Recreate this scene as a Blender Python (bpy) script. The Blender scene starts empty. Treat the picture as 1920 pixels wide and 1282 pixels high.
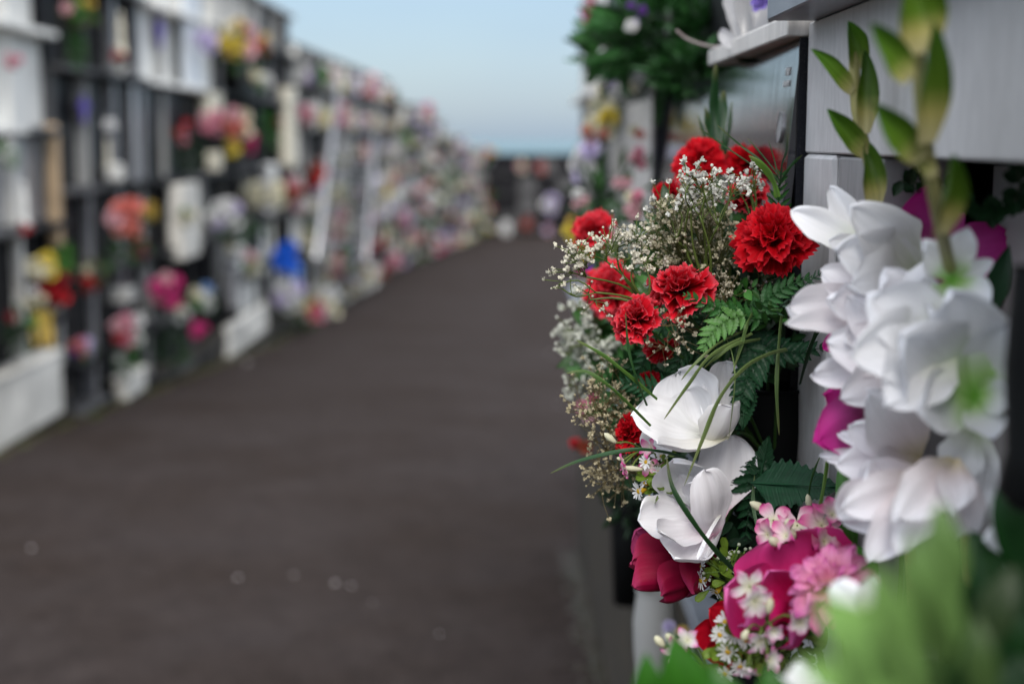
import bpy, math, random
import numpy as np
from mathutils import Vector, Matrix
R = math.radians
random.seed(7)
rng = np.random.default_rng(7)
scn = bpy.context.scene
COL = scn.collection

# ------------------------------------------------------------------ camera
F = 2667.0                       # focal length in photograph pixels (50 mm lens, photo 1920 wide)
EYE = 1.45
PITCH = math.atan((641 - 262) / F)
cam_d = bpy.data.cameras.new('camera')
cam = bpy.data.objects.new('camera', cam_d); COL.objects.link(cam)
cam.location = (0, 0, EYE)
cam.rotation_euler = (math.pi / 2 - PITCH, 0, 0)
cam_d.sensor_width = 36; cam_d.lens = 50.0
cam_d.clip_start = 0.02; cam_d.clip_end = 30000
cam_d.dof.use_dof = True
cam_d.dof.focus_distance = 1.245
cam_d.dof.aperture_fstop = 3.1
scn.camera = cam

# ------------------------------------------------------------------ world, sun, exposure
w = bpy.data.worlds.new('World'); scn.world = w; w.use_nodes = True
nt = w.node_tree; nt.nodes.clear()
sky = nt.nodes.new('ShaderNodeTexSky'); sky.sky_type = 'NISHITA'; sky.sun_disc = False
SUN_EL, SUN_AZ = R(40), R(177)
sky.sun_elevation = SUN_EL; sky.sun_rotation = SUN_AZ
sky.air_density = 1.0; sky.dust_density = 1.2; sky.ozone_density = 1.5
geo = nt.nodes.new('ShaderNodeTexCoord')
cn = nt.nodes.new('ShaderNodeTexNoise'); cn.inputs['Scale'].default_value = 1.6; cn.inputs['Detail'].default_value = 5
mp = nt.nodes.new('ShaderNodeMapping'); mp.inputs['Scale'].default_value = (1, 1, 2.5)
cr = nt.nodes.new('ShaderNodeValToRGB')
cr.color_ramp.elements[0].position = .25; cr.color_ramp.elements[0].color = (.30, .30, .30, 1)
cr.color_ramp.elements[1].position = .75; cr.color_ramp.elements[1].color = (.75, .75, .75, 1)
mx = nt.nodes.new('ShaderNodeMixRGB'); mx.inputs[2].default_value = (3.0, 3.9, 4.9, 1)
bg = nt.nodes.new('ShaderNodeBackground'); bg.inputs['Strength'].default_value = 0.0525
wo = nt.nodes.new('ShaderNodeOutputWorld')
L = nt.links.new
L(geo.outputs['Generated'], mp.inputs[0]); L(mp.outputs[0], cn.inputs['Vector']); L(cn.outputs['Fac'], cr.inputs[0])
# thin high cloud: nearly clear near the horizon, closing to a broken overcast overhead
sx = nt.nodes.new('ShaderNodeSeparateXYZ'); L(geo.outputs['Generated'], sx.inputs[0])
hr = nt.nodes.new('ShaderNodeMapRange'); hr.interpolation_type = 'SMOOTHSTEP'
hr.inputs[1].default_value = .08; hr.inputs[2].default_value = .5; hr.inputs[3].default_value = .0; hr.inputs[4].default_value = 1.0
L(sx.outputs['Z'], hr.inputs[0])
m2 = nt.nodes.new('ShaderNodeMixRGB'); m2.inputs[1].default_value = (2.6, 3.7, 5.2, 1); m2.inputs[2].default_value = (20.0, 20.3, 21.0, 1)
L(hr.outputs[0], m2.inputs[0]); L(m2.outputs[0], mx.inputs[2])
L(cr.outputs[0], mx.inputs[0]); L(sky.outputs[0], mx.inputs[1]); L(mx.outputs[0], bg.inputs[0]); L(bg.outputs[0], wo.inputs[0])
sd = bpy.data.lights.new('sun', 'SUN'); sd.energy = 1.5; sd.angle = R(30); sd.color = (1, .96, .90)
sun = bpy.data.objects.new('sun', sd); COL.objects.link(sun)
sdir = Vector((math.sin(SUN_AZ) * math.cos(SUN_EL), math.cos(SUN_AZ) * math.cos(SUN_EL), math.sin(SUN_EL)))
sun.rotation_euler = sdir.to_track_quat('Z', 'Y').to_euler()
sun.location = (-3, -3, 8)
scn.view_settings.view_transform = 'Standard'; scn.view_settings.look = 'None'
scn.view_settings.exposure = 1.45; scn.view_settings.gamma = 1.0
scn.render.engine = 'CYCLES'
scn.cycles.use_denoising = True
scn.cycles.max_bounces = 8; scn.cycles.diffuse_bounces = 4; scn.cycles.transmission_bounces = 4
scn.cycles.caustics_reflective = False; scn.cycles.caustics_refractive = False
scn.cycles.sample_clamp_indirect = 6

# ------------------------------------------------------------------ coordinates
_fw = Vector((0, math.cos(PITCH), -math.sin(PITCH))); _up = Vector((0, math.sin(PITCH), math.cos(PITCH)))
def ray(px, py):
    return Vector(((px - 960) / F, 0, 0)) + _up * ((641 - py) / F) + _fw
def P(px, py, Y):
    d = ray(px, py); return Vector((0, 0, EYE)) + d * (Y / d.y)
def PX(px, py, X):
    d = ray(px, py); return Vector((0, 0, EYE)) + d * (X / d.x)
def zr(z): return EYE + z        # height given relative to the eye
def ground_z(Y):
    ys = [-4, 0, 5, 9.8, 15, 20, 30, 45, 60, 90]
    zs = [.16, 0, -.30, -.62, -1.0, -1.38, -1.85, -2.30, -2.62, -2.9]
    return float(np.interp(Y, ys, zs))

# ------------------------------------------------------------------ objects
def link(o, parent=None):
    COL.objects.link(o)
    if parent is not None: o.parent = parent
    return o
def tag(o, label=None, cat=None, group=None, kind=None):
    if label: o['label'] = label
    if cat: o['category'] = cat
    if group: o['group'] = group
    if kind: o['kind'] = kind
    return o
def empty(name, loc, label, cat, group=None, rz=0):
    o = bpy.data.objects.new(name, None); link(o); o.location = loc; o.rotation_euler.z = rz
    o.empty_display_size = .05
    return tag(o, label, cat, group)
class MB:
    def __init__(s): s.v = []; s.f = []; s.uv = []; s.c = []; s.n = 0
    def add(s, v, f, uv=None, c=None):
        v = np.asarray(v, float).reshape(-1, 3)
        s.v.append(v); f = [tuple(int(i) + s.n for i in q) for q in f]; s.f += f
        s.uv.append(np.zeros((len(v), 2)) if uv is None else np.asarray(uv))
        cc = np.ones((len(v), 3)) if c is None else (np.tile(np.asarray(c, float), (len(v), 1)) if np.ndim(c) == 1 else np.asarray(c, float))
        s.c.append(cc); s.n += len(v); return s
    def box(s, x0, x1, y0, y1, z0, z1, c=None, bev=0):
        if bev:
            bm_v, bm_f = bevel_box(x0, x1, y0, y1, z0, z1, bev); return s.add(bm_v, bm_f, None, c)
        v = [(x, y, z) for x in (x0, x1) for y in (y0, y1) for z in (z0, z1)]
        return s.add(v, [(0, 1, 3, 2), (4, 6, 7, 5), (0, 4, 5, 1), (2, 3, 7, 6), (0, 2, 6, 4), (1, 5, 7, 3)], None, c)
    def mesh(s, name, mat, smooth=True, origin=(0, 0, 0)):
        v = np.concatenate(s.v) - np.asarray(origin, float)
        me = bpy.data.meshes.new(name); me.from_pydata(v.tolist(), [], s.f)
        uv = np.concatenate(s.uv); c = np.concatenate(s.c)
        li = np.empty(len(me.loops), dtype=np.int32); me.loops.foreach_get('vertex_index', li)
        ul = me.uv_layers.new(name='UVMap'); ul.data.foreach_set('uv', uv[li].astype(np.float32).ravel())
        ca = me.color_attributes.new('Col', 'FLOAT_COLOR', 'POINT')
        ca.data.foreach_set('color', np.hstack([c, np.ones((len(c), 1))]).astype(np.float32).ravel())
        me.polygons.foreach_set('use_smooth', [smooth] * len(me.polygons))
        me.materials.append(mat); me.update(); return me
    def build(s, name, mat, parent=None, smooth=True, loc=None, kind=None):
        org = parent.location if (parent is not None and loc is None) else (loc if loc is not None else (0, 0, 0))
        o = bpy.data.objects.new(name, s.mesh(name, mat, smooth, org)); link(o, parent)
        if parent is None and loc is not None: o.location = loc
        if kind: o['kind'] = kind
        return o
def bevel_box(x0, x1, y0, y1, z0, z1, b):
    v = []; f = []; idx = {}
    for sx, x in ((0, x0), (1, x1)):
        for sy, y in ((0, y0), (1, y1)):
            for sz, z in ((0, z0), (1, z1)):
                dx = b if sx == 0 else -b; dy = b if sy == 0 else -b; dz = b if sz == 0 else -b
                idx[sx, sy, sz] = len(v)
                v += [(x, y + dy, z + dz), (x + dx, y, z + dz), (x + dx, y + dy, z)]
    I = lambda a, b_, c, k: idx[a, b_, c] + k
    for s in (0, 1):
        f.append((I(s,0,0,0), I(s,0,1,0), I(s,1,1,0), I(s,1,0,0)))
        f.append((I(0,s,0,1), I(1,s,0,1), I(1,s,1,1), I(0,s,1,1)))
        f.append((I(0,0,s,2), I(0,1,s,2), I(1,1,s,2), I(1,0,s,2)))
    for a in (0, 1):
        for c in (0, 1):
            f.append((I(a,c,0,0), I(a,c,1,0), I(a,c,1,1), I(a,c,0,1)))
            f.append((I(a,0,c,0), I(a,1,c,0), I(a,1,c,2), I(a,0,c,2)))
            f.append((I(0,a,c,1), I(1,a,c,1), I(1,a,c,2), I(0,a,c,2)))
    for a in (0, 1):
        for b_ in (0, 1):
            for c in (0, 1): f.append((I(a,b_,c,0), I(a,b_,c,1), I(a,b_,c,2)))
    return v, f
def mob(name, me, parent=None, M=None):
    o = bpy.data.objects.new(name, me); link(o, parent)
    if M is not None: o.matrix_local = M
    return o

# ------------------------------------------------------------------ materials
MATS = {}
def new_mat(name):
    m = bpy.data.materials.new(name); m.use_nodes = True; nt = m.node_tree; nt.nodes.clear()
    out = nt.nodes.new('ShaderNodeOutputMaterial'); return m, nt, out
def nd(nt, t, **k):
    n = nt.nodes.new(t)
    for a, b in k.items():
        if a in n.inputs: n.inputs[a].default_value = b
        else: setattr(n, a, b)
    return n
def petal_mat(name, rough=.45, trans=.28, vein=.25, vscale=26, spec=.35, bump=.25):
    m, nt, out = new_mat(name); L = nt.links.new
    a = nd(nt, 'ShaderNodeAttribute', attribute_name='Col')
    uv = nd(nt, 'ShaderNodeUVMap')
    mp = nd(nt, 'ShaderNodeMapping'); mp.inputs['Scale'].default_value = (vscale, 1.6, 1)
    n = nd(nt, 'ShaderNodeTexNoise', Scale=1.0, Detail=3.0)
    L(uv.outputs[0], mp.inputs[0]); L(mp.outputs[0], n.inputs['Vector'])
    oi = nd(nt, 'ShaderNodeObjectInfo')
    r = nd(nt, 'ShaderNodeMapRange'); r.inputs[1].default_value = .3; r.inputs[2].default_value = .7
    r.inputs[3].default_value = 1 - vein; r.inputs[4].default_value = 1.0
    L(n.outputs['Fac'], r.inputs[0])
    r2 = nd(nt, 'ShaderNodeMapRange'); r2.inputs[3].default_value = .86; r2.inputs[4].default_value = 1.0
    L(oi.outputs['Random'], r2.inputs[0])
    mu = nd(nt, 'ShaderNodeMath', operation='MULTIPLY'); L(r.outputs[0], mu.inputs[0]); L(r2.outputs[0], mu.inputs[1])
    mm = nd(nt, 'ShaderNodeVectorMath', operation='SCALE'); L(a.outputs['Color'], mm.inputs[0]); L(mu.outputs[0], mm.inputs['Scale'])
    b = nd(nt, 'ShaderNodeBump', Strength=bump, Distance=.0008); L(n.outputs['Fac'], b.inputs['Height'])
    p = nd(nt, 'ShaderNodeBsdfPrincipled', Roughness=rough); p.inputs['Specular IOR Level'].default_value = spec
    t = nd(nt, 'ShaderNodeBsdfTranslucent'); L(mm.outputs[0], p.inputs['Base Color']); L(mm.outputs[0], t.inputs['Color'])
    L(b.outputs[0], p.inputs['Normal']); L(b.outputs[0], t.inputs['Normal'])
    x = nd(nt, 'ShaderNodeMixShader'); x.inputs[0].default_value = trans
    L(p.outputs[0], x.inputs[1]); L(t.outputs[0], x.inputs[2]); L(x.outputs[0], out.inputs[0]); return m
def stone_mat(name, col, rough=.5, var=.25, scale=6, streak=0, spec=.5, bump=.15, speck=0, coat=0):
    m, nt, out = new_mat(name); L = nt.links.new
    tc = nd(nt, 'ShaderNodeTexCoord'); mp = nd(nt, 'ShaderNodeMapping')
    if streak: mp.inputs['Scale'].default_value = (streak, streak, 1)
    L(tc.outputs['Object'], mp.inputs[0])
    n = nd(nt, 'ShaderNodeTexNoise', Scale=scale, Detail=8.0, Roughness=.62); L(mp.outputs[0], n.inputs['Vector'])
    n2 = nd(nt, 'ShaderNodeTexNoise', Scale=scale * .25, Detail=3.0); L(tc.outputs['Object'], n2.inputs['Vector'])
    ad = nd(nt, 'ShaderNodeMath', operation='ADD'); L(n.outputs['Fac'], ad.inputs[0]); L(n2.outputs['Fac'], ad.inputs[1])
    r = nd(nt, 'ShaderNodeMapRange'); r.inputs[1].default_value = .7; r.inputs[2].default_value = 1.3
    r.inputs[3].default_value = 1 - var; r.inputs[4].default_value = 1 + var; L(ad.outputs[0], r.inputs[0])
    s = nd(nt, 'ShaderNodeVectorMath', operation='SCALE'); s.inputs[0].default_value = col[:3]; L(r.outputs[0], s.inputs['Scale'])
    p = nd(nt, 'ShaderNodeBsdfPrincipled', Roughness=rough); p.inputs['Specular IOR Level'].default_value = spec
    p.inputs['Coat Weight'].default_value = coat; p.inputs['Coat Roughness'].default_value = .08
    csrc = s.outputs[0]
    if speck:
        vn = nd(nt, 'ShaderNodeTexNoise', Scale=speck, Detail=2.0); L(tc.outputs['Object'], vn.inputs['Vector'])
        rr = nd(nt, 'ShaderNodeMapRange'); rr.inputs[1].default_value = .58; rr.inputs[2].default_value = .72; L(vn.outputs['Fac'], rr.inputs[0])
        mix = nd(nt, 'ShaderNodeMixRGB'); mix.inputs[2].default_value = (.05, .05, .055, 1); L(rr.outputs[0], mix.inputs[0]); L(csrc, mix.inputs[1]); csrc = mix.outputs[0]
    L(csrc, p.inputs['Base Color'])
    b = nd(nt, 'ShaderNodeBump', Strength=bump, Distance=.002); L(n.outputs['Fac'], b.inputs['Height']); L(b.outputs[0], p.inputs['Normal'])
    L(p.outputs[0], out.inputs[0]); return m
petalM = petal_mat('petal_cloth')
gladM = petal_mat('gladiolus_petal', rough=.55, trans=.24, vein=.08, vscale=18, spec=.12, bump=.3)
roseM = petal_mat('silk_rose_petal', rough=.55, trans=.14, vein=.10, vscale=14, spec=.12, bump=.5)
redM = petal_mat('carnation_petal', rough=.6, trans=.25, vein=.35, vscale=30, spec=.08, bump=.5)
leafM = petal_mat('leaf_green', rough=.42, trans=.10, vein=.42, vscale=8, spec=.22, bump=.4)
farM = petal_mat('far_flower', rough=.7, trans=.15, vein=.2)
plasticM = petal_mat('wrapping_plastic', rough=.2, trans=.5, vein=.2, spec=.8)
white_marble = stone_mat('white_marble', (.62, .595, .565), .45, .30, 14, 9)
header_stone = stone_mat('header_stone', (.50, .495, .50), .5, .16, 30, 3.5, .4, .2)
white_marble2 = stone_mat('white_wall_marble', (.78, .77, .73), .5, .1, 3)
worn_white = stone_mat('worn_white_paint', (.60, .58, .53), .7, .35, 3)
grey_granite = stone_mat('grey_granite', (.07, .07, .073), .5, .35, 12, 0, .2)
grey_top = stone_mat('grey_cornice_granite', (.17, .19, .22), .34, .2, 20, 1, .6)
stone_grey = stone_mat('grey_render', (.34, .34, .33), .7, .2, 2)
dark_stone = stone_mat('dark_stone', (.012, .0115, .012), .7, .5, 2, 0, .12)
jamb_grey = stone_mat('grey_jamb_stone', (.22, .22, .225), .55, .2, 20, 5)
edge_black = stone_mat('black_granite_edge', (.006, .007, .011), .4, .3, 20, 0, .16, .2, 900)
black_far = stone_mat('black_granite', (.008, .008, .010), .4, .4, 6, 0, .14)
pale_blue = stone_mat('painted_slats', (.66, .70, .74), .5, .05, 2)
cream_stone = stone_mat('cream_stone', (.66, .62, .50), .6, .12, 4)
tan_stone = stone_mat('tan_stone', (.42, .30, .18), .6, .35, 4)
alu = stone_mat('aluminium', (.42, .42, .44), .35, .08, 4); alu.node_tree.nodes['Principled BSDF'].inputs['Metallic'].default_value = .6
black_plastic = stone_mat('black_plastic', (.004, .0045, .005), .5, .3, 9, 0, .12)
violetM = stone_mat('violet_enamel', (.10, .05, .42), .5, .1, 4)
base_dark = stone_mat('mossy_render', (.024, .018, .010), .95, .6, 5)
goldM = stone_mat('gold_ribbon', (.55, .38, .06), .35, .2, 8)
letterM = stone_mat('steel_letter', (.62, .62, .62), .3, .05, 8)
# glossy black slab: fine vertical streaks
def slab_mat():
    m, nt, out = new_mat('polished_black_granite'); L = nt.links.new
    tc = nd(nt, 'ShaderNodeTexCoord'); mp = nd(nt, 'ShaderNodeMapping'); mp.inputs['Scale'].default_value = (1, 1, .035)
    n = nd(nt, 'ShaderNodeTexNoise', Scale=520.0, Detail=3.0); L(tc.outputs['Object'], mp.inputs[0]); L(mp.outputs[0], n.inputs['Vector'])
    mp2 = nd(nt, 'ShaderNodeMapping'); mp2.inputs['Scale'].default_value = (1, 1, .12); n2 = nd(nt, 'ShaderNodeTexNoise', Scale=60.0, Detail=6.0)
    L(tc.outputs['Object'], mp2.inputs[0]); L(mp2.outputs[0], n2.inputs['Vector'])
    p = nd(nt, 'ShaderNodeBsdfPrincipled'); p.inputs['Base Color'].default_value = (.012, .012, .016, 1); p.inputs['IOR'].default_value = 1.75
    r = nd(nt, 'ShaderNodeMapRange'); r.inputs[1].default_value = .35; r.inputs[2].default_value = .7; r.inputs[3].default_value = .05; r.inputs[4].default_value = .16
    L(n2.outputs['Fac'], r.inputs[0]); L(r.outputs[0], p.inputs['Roughness'])
    b = nd(nt, 'ShaderNodeBump', Strength=.10, Distance=.0004); L(n.outputs['Fac'], b.inputs['Height']); L(b.outputs[0], p.inputs['Normal'])
    L(p.outputs[0], out.inputs[0]); return m
slabM = slab_mat()
def asphalt_mat():
    m, nt, out = new_mat('asphalt'); L = nt.links.new
    tc = nd(nt, 'ShaderNodeTexCoord')
    n = nd(nt, 'ShaderNodeTexNoise', Scale=.8, Detail=9.0, Roughness=.7); L(tc.outputs['Object'], n.inputs['Vector'])
    n2 = nd(nt, 'ShaderNodeTexNoise', Scale=70.0, Detail=6.0); L(tc.outputs['Object'], n2.inputs['Vector'])
    n3 = nd(nt, 'ShaderNodeTexNoise', Scale=9.0, Detail=5.0); L(tc.outputs['Object'], n3.inputs['Vector'])
    c = nd(nt, 'ShaderNodeValToRGB'); e = c.color_ramp.elements
    e[0].position = .36; e[0].color = (.027, .0205, .0180, 1); e[1].position = .64; e[1].color = (.037, .0305, .0295, 1)
    L(n.outputs['Fac'], c.inputs[0])
    r = nd(nt, 'ShaderNodeMapRange'); r.inputs[1].default_value = .3; r.inputs[2].default_value = .7; r.inputs[3].default_value = .6; r.inputs[4].default_value = 1.4
    L(n2.outputs['Fac'], r.inputs[0])
    r3 = nd(nt, 'ShaderNodeMapRange'); r3.inputs[1].default_value = .3; r3.inputs[2].default_value = .7; r3.inputs[3].default_value = .84; r3.inputs[4].default_value = 1.16
    L(n3.outputs['Fac'], r3.inputs[0]); mu = nd(nt, 'ShaderNodeMath', operation='MULTIPLY'); L(r.outputs[0], mu.inputs[0]); L(r3.outputs[0], mu.inputs[1])
    s = nd(nt, 'ShaderNodeVectorMath', operation='SCALE'); L(c.outputs[0], s.inputs[0]); L(mu.outputs[0], s.inputs['Scale'])
    p = nd(nt, 'ShaderNodeBsdfPrincipled', Roughness=.85); p.inputs['Specular IOR Level'].default_value = .03; L(s.outputs[0], p.inputs['Base Color'])
    b = nd(nt, 'ShaderNodeBump', Strength=.8, Distance=.006); L(n2.outputs['Fac'], b.inputs['Height']); L(b.outputs[0], p.inputs['Normal'])
    L(p.outputs[0], out.inputs[0]); return m
asphalt = asphalt_mat()

# ------------------------------------------------------------------ ground, path, sea
def sheet(name, x0f, x1f, ys, mat, dz=0, nx=8):
    v = []; f = []
    for Y in ys:
        for i in range(nx + 1):
            x = x0f(Y) + (x1f(Y) - x0f(Y)) * i / nx; v.append((x, Y, ground_z(Y) + dz))
    for j in range(len(ys) - 1):
        for i in range(nx):
            a = j * (nx + 1) + i; f.append((a, a + 1, a + nx + 2, a + nx + 1))
    return tag(MB().add(v, f).build(name, mat), kind='structure')
def wall_x(Y):                    # line of the long wall on the left
    return float(np.interp(Y, [-5, 33, 39, 45, 50, 55, 60, 90], [-3.5, -3.5, -3.2, -2.75, -2.3, -1.75, -1.1, 3]))
ys = list(np.arange(-4, 62, .5)) + [62, 70, 80, 90]
earth = stone_mat('earth', (.055, .05, .03), .9, .4, 2)
sheet('ground', lambda y: -60, lambda y: 60, ys, earth, -.012)
sheet('asphalt_path', lambda y: wall_x(y) + .12 if y < 60 else -3, lambda y: .36 if y < 6 else min(14, .36 + (y - 6) * 2.2), [y for y in ys if y <= 61.5], asphalt, 0)
moss = MB(); XWB = .30
for Y in np.arange(7, 30, .12):   # dirt and moss heaped along the foot of the left wall
    for k in range(3):
        x = wall_x(Y) + .12 + abs(rng.normal(0, .06)); y = Y + rng.uniform(-.1, .1); z = ground_z(y) + .003; s = rng.uniform(.015, .05)
        a = rng.uniform(0, 6.28); pts = [(x + s * math.cos(a + q), y + s * 1.6 * math.sin(a + q), z) for q in (0, 1.2, 2.5, 3.8, 5.1)] + [(x, y, z + .012)]
        moss.add(pts, [(0, 1, 5), (1, 2, 5), (2, 3, 5), (3, 4, 5), (4, 0, 5)], None, (.06, .07, .015) if rng.random() < .5 else (.06, .045, .02))
for Y in np.arange(2.6, 6.2, .02):
    for k in range(3):
        x = XWB - abs(rng.normal(0, .035)); y = Y + rng.uniform(-.02, .02); z = ground_z(y) + .003; s = rng.uniform(.006, .02)
        a = rng.uniform(0, 6.28); pts = [(x + s * math.cos(a + q), y + s * 1.6 * math.sin(a + q), z) for q in (0, 1.2, 2.5, 3.8, 5.1)] + [(x, y, z + .008)]
        moss.add(pts, [(0, 1, 5), (1, 2, 5), (2, 3, 5), (3, 4, 5), (4, 0, 5)], None, (.026, .026, .010) if rng.random() < .5 else (.034, .024, .013))
tag(moss.build('moss', leafM), 'dark moss and dirt along the foot of both niche walls', 'moss', kind='stuff')
sea_m, snt, sout = new_mat('sea_water'); sp = nd(snt, 'ShaderNodeBsdfPrincipled', Roughness=.6)
sp.inputs['Base Color'].default_value = (.07, .145, .175, 1); snt.links.new(sp.outputs[0], sout.inputs[0])
tag(MB().add([(-20000, 91, -24), (20000, 91, -24), (20000, 26000, -24), (-20000, 26000, -24)], [(0, 1, 2, 3)]).build('sea', sea_m), kind='structure')
tag(MB().add([(-60, 90, -2.9), (60, 90, -2.9), (60, 92, -25), (-60, 92, -25)], [(0, 1, 2, 3)]).build('cliff_terrain', earth), kind='structure')

# ------------------------------------------------------------------ right niche wall
XW = .281
rw = empty('niche_wall', (XW, 1.3, 0), 'stone niche wall close by on the right, running away beside the path', 'niche wall')
gb = -.55
MB().box(.42, 1.5, -.6, 6.3, gb, zr(.79)).build('masonry', dark_stone, rw, False)
MB().box(XW + .02, .42, -.6, 6.3, gb, zr(-.66)).build('wall_base', base_dark, rw, False)
# cornice over the near cells
def bb(name, mat, x0, x1, y0, y1, z0, z1, bev, parent=rw): return MB().box(x0, x1, y0, y1, z0, z1, bev=bev).build(name, mat, parent, False)
Yc = 1.362
bb('cornice', grey_top, .239, .45, .15, Yc, zr(.110), zr(.131), .0015)
bb('header', header_stone, XW + .001, .43, .28, 1.380, zr(-.0125), zr(.1095), .0015)
bb('pilaster', header_stone, XW, .34, 1.255, 1.381, zr(-.60), zr(-.0135), .004)
bb('jamb', jamb_grey, XW + .003, .345, 1.10, 1.2465, zr(-.60), zr(-.0145), .002)
bb('niche_slab', stone_grey, .37, .41, .28, 1.10, zr(-.60), zr(-.02), 0)
bb('cornice', grey_top, .245, .45, -.6, 6.3, zr(-.665), zr(-.635), .002)
bb('pilaster', edge_black, XW - .01, .42, -.35, .27, zr(-.6), zr(.109), .003)
# black slab, slightly ajar from the wall line, and its white ledge above
slab = bpy.data.objects.new('slab', MB().box(0, .008, 0, 1.56, -.45, 0).mesh('slab', slabM, False)); link(slab, rw)
slab.location = Vector((.2765, 1.3870, zr(.0935))) - rw.location
slab.rotation_euler = Matrix.Rotation(R(-1.6), 3, 'Z').to_euler(); SLAB_TILT = R(5.0)
slab.rotation_euler = (Matrix.Rotation(R(-1.6), 3, 'Z') @ Matrix.Rotation(SLAB_TILT, 3, 'Y')).to_euler()
bb('ledge_bracket', edge_black, .255, .30, 1.40, 2.9, zr(-.40), zr(-.365), .002)
bb('slab_edge', edge_black, .2745, .2835, 1.3825, 1.3863, zr(-.605), zr(.096), 0)
bb('ledge', white_marble, .2615, .42, 1.3815, 1.93, zr(.0975), zr(.1175), .0015)
bb('backing', dark_stone, .36, .42, 1.39, 6.28, zr(-.605), zr(.096), 0)
# next cells farther on
ycur = 3.0
mats_cycle = [white_marble, grey_granite, black_far, white_marble2]
for k in range(4):
    bb('pilaster', [edge_black, stone_grey, black_far, stone_grey][k], (.298 if k == 0 else XW - .012), .40, ycur, ycur + .07, zr(-.60), zr(.15), .002)
    bb('slab', mats_cycle[k], .30 + .003 * k, .33, ycur + .075, ycur + .86, zr(-.60), zr(.09), .002)
    bb('ledge', white_marble2, .262, .42, ycur - .02, ycur + .82, zr(.1515), zr(.172), .002)
    bb('slab', mats_cycle[(k + 1) % 4], .31, .41, ycur + .075, ycur + .86, zr(.175), zr(.78), .002)
    bb('slab', mats_cycle[(k + 2) % 4], .31, .41, ycur + .075, ycur + .86, zr(-1.25), zr(-.67), .002)
    ycur += .865
bb('slab', black_far, .35, .41, .3, 2.8, zr(.14), zr(.78), .002)
bb('slab', white_marble2, .32, .41, .3, 2.8, zr(-1.25), zr(-.67), .002)

# letters, medal and figurine on the black slab
def text(name, body, size, loc, parent):
    cu = bpy.data.curves.new(name, 'FONT'); cu.body = body; cu.size = size; cu.extrude = .0004; cu.align_x = 'CENTER'
    t = bpy.data.objects.new('_t', cu); COL.objects.link(t)
    dg = bpy.context.evaluated_depsgraph_get(); me = bpy.data.meshes.new_from_object(t.evaluated_get(dg)); bpy.data.objects.remove(t)
    me.materials.clear(); me.materials.append(letterM)
    o = bpy.data.objects.new(name, me); link(o, parent)
    o.matrix_local = Matrix.Translation(Vector(loc)) @ Matrix(((0, 0, -1, 0), (-1, 0, 0, 0), (0, 1, 0, 0), (0, 0, 0, 1)))
    return o
def onslab(px, py):               # point of the slab face behind a pixel, in slab space
    p = PX(px, py, .275); return (-.0008, p.y - 1.3870, p.z - zr(.0935))
text('lettering', 'MLU', .0115, onslab(1477, 142), slab)
text('lettering', '30-4-2012', .0085, onslab(1476, 163), slab)
yl, zl = onslab(1472, 240)[1:]
ring = MB(); n = 28
for r0, r1, x0, c in ((.0145, .0155, -.0022, 1), (0, .0145, -.0015, 1)):
    for i in range(n):
        a, b = 6.2832 * i / n, 6.2832 * (i + 1) / n
        q = [(x0, yl + r0 * 1.0 * math.cos(a), zl + r0 * math.sin(a)), (x0, yl + r1 * math.cos(a), zl + r1 * math.sin(a)), (x0, yl + r1 * math.cos(b), zl + r1 * math.sin(b)), (x0, yl + r0 * math.cos(b), zl + r0 * math.sin(b))]
        ring.add(q, [(0, 1, 2, 3)])
        q2 = [(x0, q[1][1], q[1][2]), (0, q[1][1], q[1][2]), (0, q[2][1], q[2][2]), (x0, q[2][1], q[2][2])]; ring.add(q2, [(0, 1, 2, 3)])
medal = bpy.data.objects.new('medallion', ring.mesh('medallion', alu, False)); link(medal, slab)

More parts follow.
